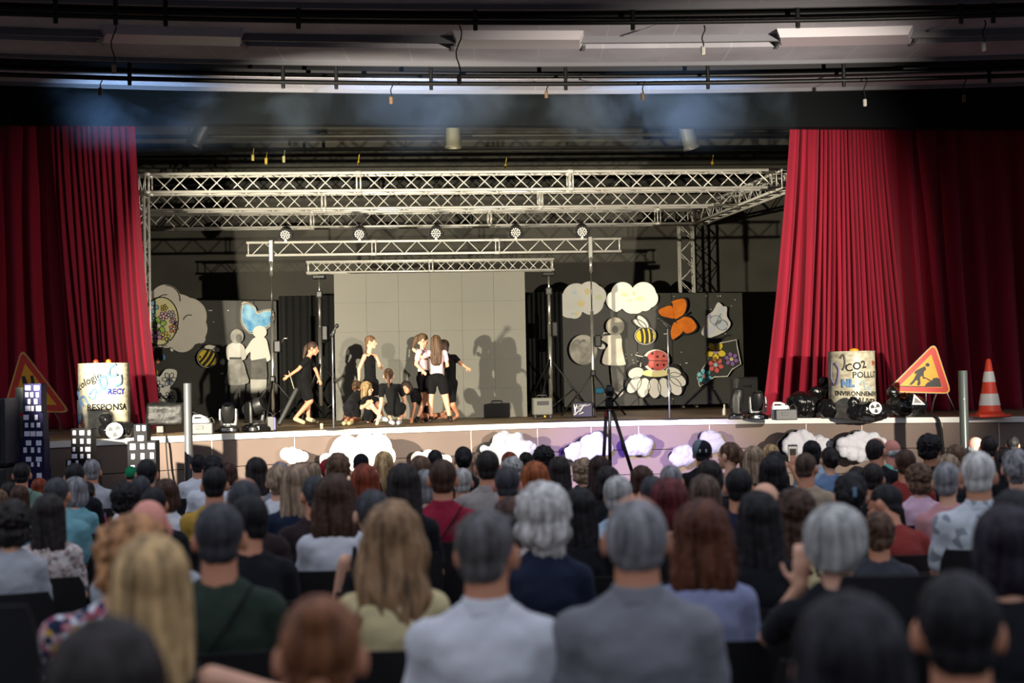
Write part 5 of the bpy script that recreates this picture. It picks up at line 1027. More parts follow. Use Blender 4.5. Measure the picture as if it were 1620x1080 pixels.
# --- hair styles in head space (face towards +y)
def hair_mesh(kind):
    mb = MB(); vox = .009; f = None
    def strands(amp, fr=55, fz=7): return lambda v, n: n*amp*(noise.noise(Vector((v.x*fr, v.y*fr, v.z*fz))) + .5*noise.noise(v*30))
    f = strands(.0035)
    E = lambda c, r: mb.ell(c, r)
    if kind == 'short': E((0, -.017, .03), (.0815, .098, .092)); E((0, -.055, -.035), (.064, .046, .05)); f = strands(.0025, 90, 40)
    elif kind == 'buzz': E((0, -.016, .028), (.079, .095, .0885)); E((0, -.05, -.035), (.063, .047, .045)); f = strands(.001, 120, 120)
    elif kind == 'wavyshort': E((0, -.018, .035), (.09, .104, .1)); E((0, -.058, -.035), (.072, .052, .056)); f = strands(.010, 32, 32)
    elif kind == 'bald': E((0, -.034, -.02), (.0795, .086, .052)); f = strands(.0015, 90, 60)
    elif kind == 'thin': E((0, -.024, .012), (.0825, .094, .0965)); E((0, -.055, -.04), (.066, .046, .045)); f = strands(.002, 90, 60)
    elif kind == 'long':
        E((0, -.015, .028), (.089, .102, .096)); mb.loft([(.05, .088, .085, 0, -.02), (-.04, .094, .075, 0, -.036), (-.14, .1, .056, 0, -.058), (-.26, .1, .042, 0, -.082), (-.36, .085, .03, 0, -.09), (-.40, .05, .02, 0, -.09)], 24)
        f = strands(.006, 60, 4)
    elif kind == 'wavy':
        E((0, -.016, .03), (.098, .108, .1)); mb.loft([(.05, .098, .09, 0, -.02), (-.05, .118, .078, 0, -.036), (-.14, .126, .064, 0, -.056), (-.24, .122, .052, 0, -.078), (-.33, .1, .04, 0, -.088), (-.39, .05, .02, 0, -.09)], 26)
        f = lambda v, n: n*(.011*noise.noise(Vector((v.x*28, v.y*28, v.z*13))) + .005*noise.noise(Vector((v.x*70, v.y*70, v.z*10)))) + Vector((.008*math.sin(v.z*42 + v.x*25), 0, 0))*(1 if v.z < 0 else 0)
    elif kind == 'shoulder':
        E((0, -.016, .03), (.1, .108, .1)); mb.loft([(.05, .1, .09, 0, -.02), (-.05, .118, .078, 0, -.034), (-.13, .125, .07, 0, -.046), (-.19, .108, .055, 0, -.055), (-.215, .06, .03, 0, -.055)], 26)
        f = lambda v, n: n*(.010*noise.noise(Vector((v.x*30, v.y*30, v.z*14))) + .004*noise.noise(v*70))
    elif kind == 'bob':
        E((0, -.016, .032), (.094, .106, .098)); mb.loft([(.05, .094, .088, 0, -.02), (-.02, .102, .08, 0, -.03), (-.075, .098, .07, 0, -.038), (-.115, .072, .048, 0, -.045), (-.13, .04, .028, 0, -.045)], 24); f = strands(.005, 55, 8)
    elif kind == 'bowl': E((0, -.012, .032), (.1, .108, .094)); mb.loft([(.04, .1, .098, 0, -.018), (-.015, .1, .09, 0, -.026), (-.05, .085, .07, 0, -.04), (-.085, .055, .045, 0, -.055)], 24); f = strands(.0045, 60, 8)
    elif kind == 'curly':
        E((0, -.02, .035), (.108, .112, .102)); E((0, -.045, -.05), (.1, .078, .07)); f = lambda v, n: n*(.015*noise.noise(v*34) + .007*noise.noise(v*75))
    elif kind == 'afro': E((0, -.018, .045), (.106, .114, .102)); E((0, -.05, -.02), (.09, .07, .07)); f = lambda v, n: n*(.012*noise.noise(v*45) + .006*noise.noise(v*100))
    elif kind == 'fluffy':
        E((0, -.02, .035), (.108, .116, .106)); E((0, -.05, -.05), (.108, .08, .08)); E((.02, -.05, -.12), (.07, .05, .05)); f = lambda v, n: n*(.012*noise.noise(Vector((v.x*32, v.y*32, v.z*16))) + .008*noise.noise(Vector((v.x*80, v.y*80, v.z*24))))
    elif kind == 'longcurly':
        E((0, -.016, .03), (.096, .106, .098)); mb.loft([(.05, .096, .088, 0, -.02), (-.06, .112, .07, 0, -.04), (-.18, .118, .058, 0, -.066), (-.32, .112, .048, 0, -.086), (-.44, .09, .036, 0, -.09), (-.5, .05, .02, 0, -.09)], 26)
        f = lambda v, n: n*(.012*noise.noise(Vector((v.x*38, v.y*38, v.z*26))) + .006*noise.noise(v*70))
    elif kind == 'bun': E((0, -.017, .03), (.083, .1, .093)); E((0, -.055, -.03), (.064, .046, .05)); E((.01, -.115, .005), (.042, .036, .04)); f = strands(.004, 45, 20)
    elif kind == 'topbun': E((0, -.017, .03), (.081, .097, .091)); E((0, -.05, -.03), (.062, .045, .045)); E((.0, -.085, .085), (.036, .034, .034)); mb.cap((0, -.06, .06), (0, -.08, .09), .05, .03); f = strands(.003, 45, 20)
    elif kind == 'updo': E((0, -.017, .032), (.09, .104, .097)); E((.0, -.085, -.005), (.068, .05, .06)); E((.02, -.11, .03), (.04, .03, .035)); E((0, -.06, -.06), (.05, .035, .04)); f = lambda v, n: n*(.009*noise.noise(v*38) + .004*noise.noise(v*80))
    elif kind == 'pony': E((0, -.017, .03), (.083, .1, .093)); E((0, -.055, -.03), (.06, .046, .045)); mb.cap((0, -.105, .05), (0, -.135, -.01), .028, .034); mb.cap((0, -.135, -.01), (.01, -.14, -.17), .036, .024); mb.cap((.01, -.14, -.17), (.01, -.13, -.25), .024, .008); f = strands(.005, 55, 7)
    elif kind == 'braid':
        E((0, -.017, .03), (.083, .1, .093)); E((0, -.055, -.03), (.062, .046, .05))
        for k in range(6): E((.008*(-1)**k, -.10 - .004*k, -.06 - .042*k), (.022 - .001*k, .02, .03))
        f = strands(.003, 55, 12)
    return remesh_data(mb, 'hair', [black], vox, 2, fn=f)
HM = {}
def hairm(kind):
    if kind not in HM: HM[kind] = hair_mesh(kind)
    return HM[kind]
def own(o, m):
    for i, x in enumerate(m if isinstance(m, (list, tuple)) else [m]):
        if i < len(o.material_slots): o.material_slots[i].link = 'OBJECT'; o.material_slots[i].material = x
    return o
def piece(name, me, parent, m, loc=None, rot=None, sc_=None):
    o = bpy.data.objects.new(name, me); C.objects.link(o); o.parent = parent; own(o, m)
    if loc is not None: o.location = loc
    if rot is not None: o.rotation_euler = rot
    if sc_ is not None: o.scale = (sc_,)*3 if not isinstance(sc_, tuple) else sc_
    return o
# --- seated spectators -------------------------------------------------------
HZ = 1.187; HC_ = Vector((0, .02, HZ)); BM = {}
POSES = {'lap': None}
def seated(sex, yaw, pose, child=False):
    key = ('b', sex, yaw, pose)
    if key in BM: return BM[key]
    m = sex == 'm'; sw = .150 if m else .130; mb = MB(); ex = MB()
    head(mb, ex, Matrix.Translation(HC_) @ Matrix.Rotation(math.radians(yaw), 4, 'Z'))
    nr = .056 if m else .046; mb.cap((0, .0, 1.15), (0, -.02, 1.03), nr, nr*1.12)
    mb.loft([(.47, .15, .11, 0, 0), (.6, .145, .1, 0, 0), (.75, .145, .1, 0, 0), (.88, sw - .02, .092, 0, -.01), (.96, sw - .02, .075, 0, -.015), (.995, sw*.6, .05, 0, -.02), (1.04, .06, .05, 0, -.02)], 20)
    for q in (-1, 1):
        sh = Vector((q*sw, -.015, .975)); el = Vector((q*(sw + .045), .03, .72)); wr = Vector((q*.11, .25, .64)); hd = Vector((-q*.3, 1, -.1))
        if pose == 'phone' and q == 1: el = Vector((.27, .2, .93)); wr = Vector((.17, .33, 1.14)); hd = Vector((0, .1, 1))
        if pose == 'armside' and q == 1: el = Vector((.40, .10, .86)); wr = Vector((.66, .22, .80)); hd = Vector((1, .2, -.2))
        if pose == 'cheek' and q == -1: el = Vector((-.23, .16, .86)); wr = Vector((-.115, .10, 1.04)); hd = Vector((.05, -.02, 1))
        if pose == 'chin' and q == 1: el = Vector((.20, .22, .88)); wr = Vector((.10, .14, 1.05)); hd = Vector((-.1, 0, 1))
        mb.cap(sh, el, .042 if m else .037, .038 if m else .032, 12); mb.cap(el, wr, .042 if m else .034, .029 if m else .024, 12); hand(mb, wr, hd, (0, 0, 1) if hd.z < .5 else (0, -1, 0), 1)
        kn = Vector((q*.12, .44, .52)); an = Vector((q*.12, .42, .1)); mb.cap((q*.09, .02, .52), kn, .082, .056, 12); mb.cap(kn, an, .055, .036, 12); mb.cap(an + Vector((0, -.02, -.05)), an + Vector((0, .14, -.065)), .035, .028, 8)
    BM[key] = remesh_data(mb, 'body', [black]*4, .0105, 3, extra=ex); return BM[key]
def shirt(sex, style, pose):
    key = ('s', sex, style, pose)
    if key in BM: return BM[key]
    m = sex == 'm'; sw = .153 if m else .132; mb = MB(); g = .012
    if style == 'tank': mb.loft([(.49, .162, .122, 0, 0), (.6, .157, .114, 0, 0), (.75, .16, .112, 0, 0), (.86, .155, .11, 0, -.01), (.93, .13, .1, 0, -.015)], 24); [mb.cap((q*.095, -.1, .91), (q*.085, -.03, 1.035), .018, .018) for q in (-1, 1)]; [mb.cap((q*.085, -.03, 1.035), (q*.095, .07, .92), .018, .018) for q in (-1, 1)]
    else:
        mb.loft([(.49, .165, .128, 0, 0), (.6, .158, .12, 0, 0), (.75, .158, .116, 0, 0), (.88, sw + .01, .115, 0, -.01), (.965, sw + .01, .098, 0, -.015), (1.005, sw*.82, .078, 0, -.02), (1.035, sw*.52, .066, 0, -.02), (1.052, .075 if m else .062, .06, 0, -.02)], 26)
        for q in (-1, 1):
            sh = Vector((q*sw, -.015, .97)); el = Vector((q*(sw + .045), .03, .72)); wr = Vector((q*.11, .25, .64))
            if pose == 'phone' and q == 1: el = Vector((.27, .2, .93)); wr = Vector((.17, .33, 1.14))
            if pose == 'armside' and q == 1: el = Vector((.40, .10, .86)); wr = Vector((.66, .22, .80))
            if pose == 'cheek' and q == -1: el = Vector((-.23, .16, .86)); wr = Vector((-.115, .10, 1.04))
            if pose == 'chin' and q == 1: el = Vector((.20, .22, .88)); wr = Vector((.10, .14, 1.05))
            mb.cap((q*.06, -.02, 1.0), sh + Vector((0, 0, -.004)), .058 if m else .05, .058 if m else .05, 14, .9); mb.cap((q*.05, -.02, 1.035), sh + Vector((-q*.03, 0, .012)), .038, .048, 12)
            mb.cap(sh, sh.lerp(el, .8), .060 if m else .052, .054 if m else .046, 14)
            if style == 'longsleeve': mb.cap(sh.lerp(el, .8), el, .056, .05, 12); mb.cap(el, el.lerp(wr, .9), .05, .038, 12)
    def fn(v, n): return n*(.010*noise.noise(Vector((v.x*6, v.y*6, v.z*13))) + .005*noise.noise(v*24))
    BM[key] = remesh_data(mb, 'shirt', [black], .0125, 2, fn=fn); return BM[key]
def trousers():
    if 't' in BM: return BM['t']
    mb = MB(); mb.ell((0, -.01, .53), (.165, .125, .09))
    for q in (-1, 1): kn = Vector((q*.12, .44, .52)); an = Vector((q*.12, .42, .13)); mb.cap((q*.09, .02, .53), kn, .098, .07, 12); mb.cap(kn, an, .068, .055, 12)
    BM['t'] = remesh_data(mb, 'trousers', [black], .016, 2); return BM['t']
def shoe_me():
    if 'sh' in BM: return BM['sh']
    mb = MB(); mb.cap((.12, .40, .045), (.12, .56, .036), .044, .036, 10, .8); BM['sh'] = remesh_data(mb, 'shoe', [black], .012, 1); return BM['sh']
def collar_me():
    if 'co' not in BM:
        mb = MB(); mb.loft([(1.03, .075, .07, 0, -.018), (1.075, .066, .062, 0, -.012), (1.08, .062, .058, 0, -.012)], 24); BM['co'] = remesh_data(mb, 'collar', [black], .008, 1)
    return BM['co']
def strap_me(sex):
    k = ('st', sex)
    if k not in BM:
        sw = .155; mb = MB(); P_ = []
        for i in range(25):
            t = i/24; x = .11 - .27*t; z = 1.05 - .40*t
            ry = .078 + (.125 - .078)*min(1, max(0, (1.02 - z)/.1)); rx = .172
            y = -.02 - ry*math.sqrt(max(.05, 1 - (x/rx)**2)) - .004; P_.append(Vector((x, y, z)))
        vs = []; w_ = Vector((.018, 0, .02))
        for p in P_: vs += [p + w_, p - w_, p - w_ + Vector((0, .012, 0)), p + w_ + Vector((0, .012, 0))]
        fs = [(i*4+j, i*4+(j+1) % 4, i*4+4+(j+1) % 4, i*4+4+j) for i in range(24) for j in range(4)]; mb.add(vs, fs); BM[k] = mb.mesh('strap', [black], True)
    return BM[k]
def cap_me():
    if 'cap' not in BM:
        mb = MB(); mb.ell((0, -.012, .035), (.09, .107, .095)); mb.cap((0, .09, .03), (0, .15, .018), .055, .05, 14, .18, (1, 0, 0)); BM['cap'] = remesh_data(mb, 'cap', [black], .008, 2)
    return BM['cap']
def chair_parts():
    mb = MB(); vs = []; N = 10
    mb.bbox((0, .02, .45), (.44, .43, .03), .012); seat = mb.mesh('seat', [black])
    mb = MB()
    for y in (-.215, -.235):
        pass
    pr = []
    for j in range(7):
        z = .56 + .36*j/6; e = .205 - .03*(max(0, j-4)/2)**2
        for i in range(N+1): x = -e + 2*e*i/N; pr.append((x, -.20 - .02*j/6 - .03*(1 - (x/.21)**2), z))
    q = len(pr); pr += [(x, y - .014, z) for x, y, z in pr]; fs = []
    for j in range(6):
        for i in range(N): a_ = j*(N+1)+i; fs += [(a_, a_+1, a_+N+2, a_+N+1), (q+a_, q+a_+N+1, q+a_+N+2, q+a_+1)]
    bd = [i for i in range(N+1)] + [(j+1)*(N+1)+N for j in range(6)] + [6*(N+1)+N-1-i for i in range(N)] + [(5-j)*(N+1) for j in range(5)]
    for u, v in zip(bd, bd[1:] + bd[:1]): fs.append((u, v, q+v, q+u))
    mb.add(pr, fs); back = mb.mesh('back', [black], 'auto')
    legs = []
    for sx, sy in ((-1, -1), (1, -1), (-1, 1), (1, 1)):
        mb = MB(); top = Vector((sx*.19, sy*.18 + .01, .44)); bot = Vector((sx*.22, sy*.23, 0.012)); mb.tube([bot, top], .012, 7)
        if sy < 0: mb.tube([top, Vector((sx*.185, -.225, .62))], .011, 7)
        legs.append(mb.mesh('leg', [black], True))
    return seat, back, legs
CH = chair_parts(); M_chair = mat('chair_black', '#0d0e12', .5)
HW = dict(short=.166, buzz=.160, wavyshort=.184, bald=.156, thin=.167, long=.19, wavy=.235, shoulder=.24, bob=.2, bowl=.205, curly=.22, afro=.216, fluffy=.225, longcurly=.23, bun=.170, topbun=.166, updo=.184, pony=.170, braid=.170, cap=.182)
W = 'white'; B = 'black'
COL = dict(black='#16171c', white='#d4d8de', navy='#1a2338', grey='#7c7e84', lgrey='#a9adb3', green='#2c3a30', sage='#6d8a7c', teal='#6fa3ad', mustard='#b89440', lblue='#a3bacb', red='#8f1f38', rust='#8a3430', pink='#c48f92', lilac='#8890b0', cream='#d2c494', khaki='#a3937c', brown='#2b2022', denim='#6c86a8', lpink='#d9b4c8', mint='#6cc0b0', stone='#9a948f', char='#3a3d44')
DK = '#1c1614'; BK = '#0e0d10'; BR = '#3a251a'; MB_ = '#57402e'; AU = '#6e2d16'; BL = '#a3875c'; DB = '#84705a'; GR = '#77777a'; LG = '#a2a29e'; WH = '#cfccc4'; DG = '#3c3d42'; RD = '#4e161a'; GI = '#84451f'
# cx, top, width, sex, hair, hair colour, shirt, yaw, label, extras
AUD = [
 (34,732,33,'m','short',BK,'sage',0,'man with black hair and sage green tee before the navy tower',{'strap':1}),
 (62,757,26,'f','bob',AU,'brown',0,'person with reddish-brown round hair right beside the sage green tee man',{}),
 (14,762,26,'m','short',DK,'black',0,'person with dark short hair at the far left edge behind the sage green tee man',{}),
 (31,768,30,'f','long',BR,'black',0,'woman with dark brown straight hair below the sage green tee man',{}),
 (-4,775,30,'f','bob',MB_,'grey',10,'person with grey-brown hair cut off by the left picture edge',{}),
 (90,756,41,'m','short',DG,'teal',-15,'man with dark greying hair directly left of the grey-haired woman in teal',{}),
 (118,756,36,'f','bob',GR,'teal',35,'woman with blue-grey bobbed hair in a teal tee',{}),
 (118,733,34,'m','short',BK,'black',0,'person with black hair half hidden behind the silver-haired man at left',{}),
 (145,727,29,'m','short',GR,'lgrey',0,'man with silver hair and pale grey-blue shirt before the black towers',{'collar':1}),
 (137,762,25,'f','bun',BK,'confetti',15,'child with black hair in a bright multicoloured top',{'pat':'confetti'}),
 (207,737,20,'m','cap','#1d8a5c','white',0,'child in a bright green cap beside a dark-haired man',{'cap':'#1d8a5c'}),
 (232,727,37,'m','short',BK,'white',0,'man with thick black hair right of the green cap',{}),
 (222,753,36,'m','short',DG,'white',0,'man with dark grey hair just below the green cap',{}),
 (262,759,38,'f','bob',BR,'white',20,'person with brown bowl-like hair in a white tee, right above the bald man',{}),
 (198,768,44,'f','afro',BK,'black',0,'person with bushy black hair left of the bald man',{}),
 (243,771,40,'m','short',BK,'black',0,'person with black hair directly behind the bald pink head',{}),
 (234,790,62,'m','bald',DG,'lgrey',0,'bald man with pink scalp near the left third',{'skin':3}),
 (77,782,56,'f','long',DK,'specks',0,'woman with very long dark brown hair in a pale speckled top at left',{'pat':'specks'}),
 (16,796,62,'f','curly',DK,'lgrey',15,'woman with dark curly hair in a light grey tee at the left edge',{}),
 (196,820,114,'m','curly','#9c7048','floral',25,'woman with curly strawberry-blonde hair in a pink and navy floral blouse',{'pat':'floral','side':.14,'skin':0}),
 (238,850,132,'f','long',BL,'black',0,'woman with long straight blonde hair, bare arm stretched to the right',{'style':'tank','pose':'armside'}),
 (166,984,182,'f','long',DK,'black',0,'nearest dark-haired head at the bottom left, cut off by the frame',{}),
 (505,945,152,'m','topbun','#6b4228','navy',0,'head with shaved sides and auburn top knot at the bottom edge',{'skin':1}),
 (346,797,85,'m','short',DG,'green',0,'man with dark grey hair in a dark green tee with black strap',{'strap':1}),
 (392,784,60,'m','short',BK,'black',35,'man with sleek black hair and black jacket right behind the green tee man',{'style':'longsleeve'}),
 (386,755,55,'m','thin',DG,'brown',0,'balding man with bare crown in a dark brown top behind the sleek black-haired man',{'skin':1,'style':'longsleeve'}),
 (339,739,42,'m','short',BK,'mustard',0,'man with black hair in a mustard tee with black strap',{'strap':1}),
 (314,719,25,'m','short',BK,'white',0,'man with short black hair in white right beside the left grey post',{}),
 (336,723,34,'m','wavyshort',BK,'white',0,'person with wavy black hair second from the left grey post',{}),
 (361,733,29,'f','bob',BR,'brown',0,'person with dark brown bob third from the left grey post',{}),
 (405,724,38,'f','long',DK,'stripe',15,'woman with dark brown long hair in a striped top left of the small foam cloud',{'pat':'stripe'}),
 (443,728,36,'m','thin',GR,'grey',0,'balding grey head right under the small foam cloud',{'skin':3}),
 (439,738,36,'f','updo',DB,'white',0,'woman with pinned-up ash-blonde hair in a white top',{}),
 (468,735,50,'f','long',DB,'navy',0,'woman with long straight dark-blonde hair in a navy top',{}),
 (494,732,28,'f','long',DB,'brown',0,'head with light brown hair directly behind the straight dark-blonde woman',{}),
 (498,753,44,'m','short',DG,'brown',25,'person with slate dark hair and maroon top left of the woman in a white blouse',{}),
 (518,725,28,'m','cap','#9a1f34','white',0,'child in a red cap in front of the two-humped foam cloud',{'cap':'#9a1f34'}),
 (534,719,40,'m','wavyshort',MB_,'grey',0,'child with tousled mid-brown hair before the two-humped foam cloud',{}),
 (571,717,27,'m','cap','#15151a','black',0,'person in a plain black cap before the two-humped foam cloud',{'cap':'#15151a'}),
 (607,714,38,'f','pony',BL,'black',0,'woman with braided blonde ponytail before the right hump of the foam cloud',{}),
 (577,735,50,'f','long',AU,'black',0,'woman with long straight chestnut hair behind the brown wavy-haired woman in white',{}),
 (529,753,72,'f','shoulder',BR,'white',0,'woman with brown wavy shoulder-length hair in a white blouse',{}),
 (588,776,52,'f','bun',DG,'black',15,'woman with grey-brown hair in a low bun and black top',{'style':'tank'}),
 (620,797,112,'f','wavy','#7d6245','cream',0,'woman with long wavy golden-brown hair in a cream yellow top',{}),
 (638,734,56,'f','long',DK,'black',0,'woman with long straight dark brown hair left of the raspberry shirt man',{}),
 (665,721,38,'f','long',MB_,'black',0,'woman with long grey-brown hair behind the long dark-haired woman',{}),
 (688,712,26,'m','short',BK,'black',0,'person with black hair over the low foam cloud',{}),
 (700,727,55,'m','short',BR,'red',0,'man with cropped brown hair in a raspberry polo with a thin black strap',{'strap':1,'collar':1,'skin':1}),
 (733,707,30,'f','bun',BK,'black',0,'person with black tied-up hair left of the khaki shirt man',{}),
 (731,741,34,'m','short',LG,'lgrey',0,'grey-haired person directly behind the raspberry polo man',{}),
 (673,745,36,'f','bob',GR,'lgrey',0,'person with grey hair just left of the raspberry polo man',{}),
 (771,713,42,'m','short',DK,'stone',0,'man with thick dark hair in a light stone shirt below the dome-shaped cotton cloud',{'collar':1}),
 (752,716,30,'f','long',DB,'black',0,'woman with long light brown hair squeezed behind the stone shirt man',{}),
 (806,716,28,'f','bob',AU,'black',0,'head with auburn hair right at the foot of the dome-shaped cotton cloud',{}),
 (810,725,34,'f','curly',LG,'black',0,'person with pale blonde curls right of the stone shirt man',{}),
 (802,737,39,'m','buzz',DG,'lblue',0,'man with cropped grey hair and red ears right of the stone shirt man',{'skin':3}),
 (846,732,48,'f','bob',GI,'brown',0,'woman with ginger bob above the white-haired woman',{}),
 (832,716,24,'f','bob',DK,'black',0,'small dark head left of the black curly head near the middle',{}),
 (860,709,38,'m','afro',BK,'black',0,'person with black curly hair right of the dome-shaped cotton cloud',{}),
 (884,723,38,'f','long',DK,'black',0,'woman with long dark hair right of the ginger bob',{}),
 (860,772,92,'f','fluffy',WH,'navy',-10,'woman with fluffy white hair in a navy top',{}),
 (917,772,54,'f','long',BK,'black',0,'woman with long jet black hair right of the fluffy white hair',{}),
 (808,789,56,'f','bob',BR,'floral',0,'person with brown hair hidden behind the white polo man',{'pat':'specks'}),
 (768,808,98,'m','short','#4a4440','white',-15,'broad man with cropped greying hair in a white polo, sunglasses on his head',{'collar':1,'glass':1,'skin':1,'grey':'#6b6a6a'}),
 (1005,783,103,'m','thin',GR,'grey',0,'broad man with thinning grey hair in a grey polo',{'collar':1,'skin':1}),
 (978,753,52,'m','short',LG,'lblue',-25,'man with silver hair in a light blue shirt behind the grey polo man',{}),
 (922,727,36,'f','curly',DB,'black',0,'woman with dark blonde curls under the big sloping cotton cloud',{}),
 (948,721,38,'f','long','#2a1614','black',0,'woman with dark red-brown hair and glasses on her head at the foot of the tripod',{'glass':1}),
 (961,739,42,'f','bob',DK,'black',0,'person with dark hair directly below the tripod',{}),
 (1015,738,38,'f','bob',BR,'black',0,'woman with brown hair and big black sunglasses on her head right of the tripod',{'glass':1}),
 (1061,735,34,'m','buzz',GR,'grey',0,'man with shaved grey head left of the man in the patched cap',{'skin':1}),
 (1032,753,42,'m','short',DG,'black',0,'person with dark grey hair left of the burgundy hair',{}),
 (1058,759,68,'f','bob',RD,'black',0,'woman with burgundy red bob',{}),
 (1111,696,34,'m','cap','#16181d','black',0,'man in a black and grey baseball cap with white patch',{'cap':'#16181d','patch':1}),
 (1154,700,30,'f','pony',MB_,'stone',55,'woman in profile with brown ponytail and glasses right of the patched cap',{'style':'tank'}),
 (1192,706,38,'f','long',DB,'black',0,'woman with straight ash-blonde hair right of the ponytail woman',{}),
 (1219,704,30,'f','bob',BL,'black',0,'person with blonde hair left of the raised phone',{}),
 (1122,729,44,'f','bob',DK,'black',0,'person with dark brown hair directly below the patched cap man',{}),
 (1114,752,56,'f','long','#4a3a30','black',0,'woman with long brown-grey hair right of the burgundy bob',{}),
 (1168,741,49,'m','short',BK,'navy',0,'man with short black hair in a navy tee left of the pink bald head',{'skin':1}),
 (1222,723,44,'f','bob',BK,'denim',0,'person with blue-black hair in pale blue below the raised phone',{}),
 (1210,763,50,'m','bald',DG,'black',0,'bald pale head right above the long black hair',{'skin':0}),
 (1110,795,108,'f','shoulder','#4a2614','lilac',0,'woman with big curly auburn-brown hair in a lavender blue top',{}),
 (1200,778,64,'f','long',BK,'black',0,'woman with long black hair right of the curly auburn hair',{}),
 (1258,775,76,'f','longcurly',BR,'cream',0,'woman with very long curly brown hair in an off-white top',{}),
 (1322,801,103,'f','bowl',LG,'black',-15,'woman with short silver-blonde bowl cut in a black top, hand on her cheek',{'pose':'cheek','style':'tee'}),
 (1226,714,30,'m','short',BK,'black',0,'dark-haired person holding up the glowing phone',{'pose':'phone'}),
 (1284,698,31,'f','bob',BK,'lblue',0,'person with black hair in front of the long cotton cloud',{}),
 (1275,716,38,'m','buzz','#3d2e24','khaki',-25,'boy with cropped brown hair in a khaki tee',{'skin':1}),
 (1312,708,29,'f','bun',DK,'denim',15,'woman with dark low bun in a denim blue shirt',{}),
 (1386,692,31,'m','thin',DK,'black',-40,'balding man in profile in black before the creamy cotton cloud',{'skin':1}),
 (1411,695,25,'m','bald',LG,'mint',30,'elderly bald man with glasses and mint green collar',{'skin':3,'glass':2}),
 (1471,691,39,'m','afro',BK,'black',-30,'man with bushy black hair in black near the hanging cable',{'skin':2}),
 (1432,711,38,'m','short',BR,'rust',0,'man with brown cropped hair and red tee behind the bending man',{}),
 (1564,690,28,'m','short',DK,'black',0,'man with dark short hair below the traffic cone',{}),
 (1543,691,23,'m','bald',GR,'black',-60,'bald pink head with glasses below the traffic cone',{'skin':3,'glass':2}),
 (1513,705,37,'f','bob',MB_,'black',0,'person with light brown hair right behind the white-haired man in the leaf shirt',{}),
 (1500,720,38,'f','bob',DB,'black',0,'person with mid-brown hair left of the white-haired man in the leaf shirt',{}),
 (1380,733,34,'m','short',DK,'black',0,'dark brown head left of the bending man',{}),
 (1356,739,32,'f','bob',DK,'black',0,'small dark head above the updo with hair clip',{}),
 (1422,748,46,'m','short',BK,'rust',60,'man in a rust red tee bending forward',{'lean':.55,'skin':1}),
 (1452,736,40,'f','curly',MB_,'lpink',30,'child with light brown curls in a pink top',{}),
 (1498,732,48,'f','short',GR,'pink',-15,'woman with short grey hair in a dusty pink tee',{}),
 (1547,715,55,'m','short',WH,'leaf',-10,'white-haired man in a pale shirt with leaf print',{'pat':'leaf','collar':1,'skin':1}),
 (1607,713,46,'f','updo',GR,'black',0,'woman with grey-blonde hair pinned up at the right edge',{}),
 (1588,711,32,'f','long',DK,'black',0,'woman with dark hair right of the white-haired man in the leaf shirt',{}),
 (1345,750,50,'f','updo',BK,'black',0,'woman with black pinned-up hair and a small clip left of the bending man',{'clip':1}),
 (1389,813,52,'m','wavyshort','#4a3526','char',0,'boy with round brown hair in a charcoal tee on a black chair',{'skin':1}),
 (1592,805,112,'f','bob','#1c1620','black',0,'woman with large dark bun-like hair at the right edge',{'pose':'lap'}),
 (1606,775,80,'m','short',BK,'black',0,'person with black hair behind the dark-haired woman at the right edge',{}),
 (1345,945,168,'f','long','#141318','black',0,'nearest dark-haired woman in front of the silver-blonde bowl cut',{}),
 (1515,908,152,'m','short','#101013','black',0,'nearest man with black hair and red ears at the bottom right',{'skin':1}),
 (1602,690,20,'m','short',BK,'black',0,'tiny dark head at the right edge by the stage',{}),
]
def solve(cx, top, w_, hw):
    a_ = (top - (600 + (810-cx)*.0192))/FP; q = hw*FP/(1.30*w_); d = q*HC/(1 + q*a_); return a_, d
PP = []
for r in AUD:
    hw = HW[r[4]]; a_, d = solve(r[0], r[1], r[2], hw); PP.append([r[0], a_, d, d])
for it in range(60):
    for i in range(len(PP)):
        for j in range(i):
            A, B_ = PP[i], PP[j]; dx = abs((A[0]-810)*A[2] - (B_[0]-810)*B_[2])/FP; dd = A[2]-B_[2]
            if dx < .36 and abs(dd) < .5:
                f, n_ = (A, B_) if (AUD[i][1] <= AUD[j][1]) else (B_, A)   # higher head sits further back
                sft = .03; f[2] += sft; n_[2] -= sft
    for P_ in PP: P_[2] = min(max(P_[2], P_[3]*.86), P_[3]*1.16)
chairs = 0
def trim(w):
    while w[-1] in ('the', 'a', 'an', 'of', 'in', 'with', 'and', 'to', 'by', 'at', 'his', 'her', 'on', 'behind', 'beside', 'before', 'below', 'right', 'left', 'under', 'over', 'directly', 'dark', 'black'): w = w[:-1]
    return ' '.join(w)
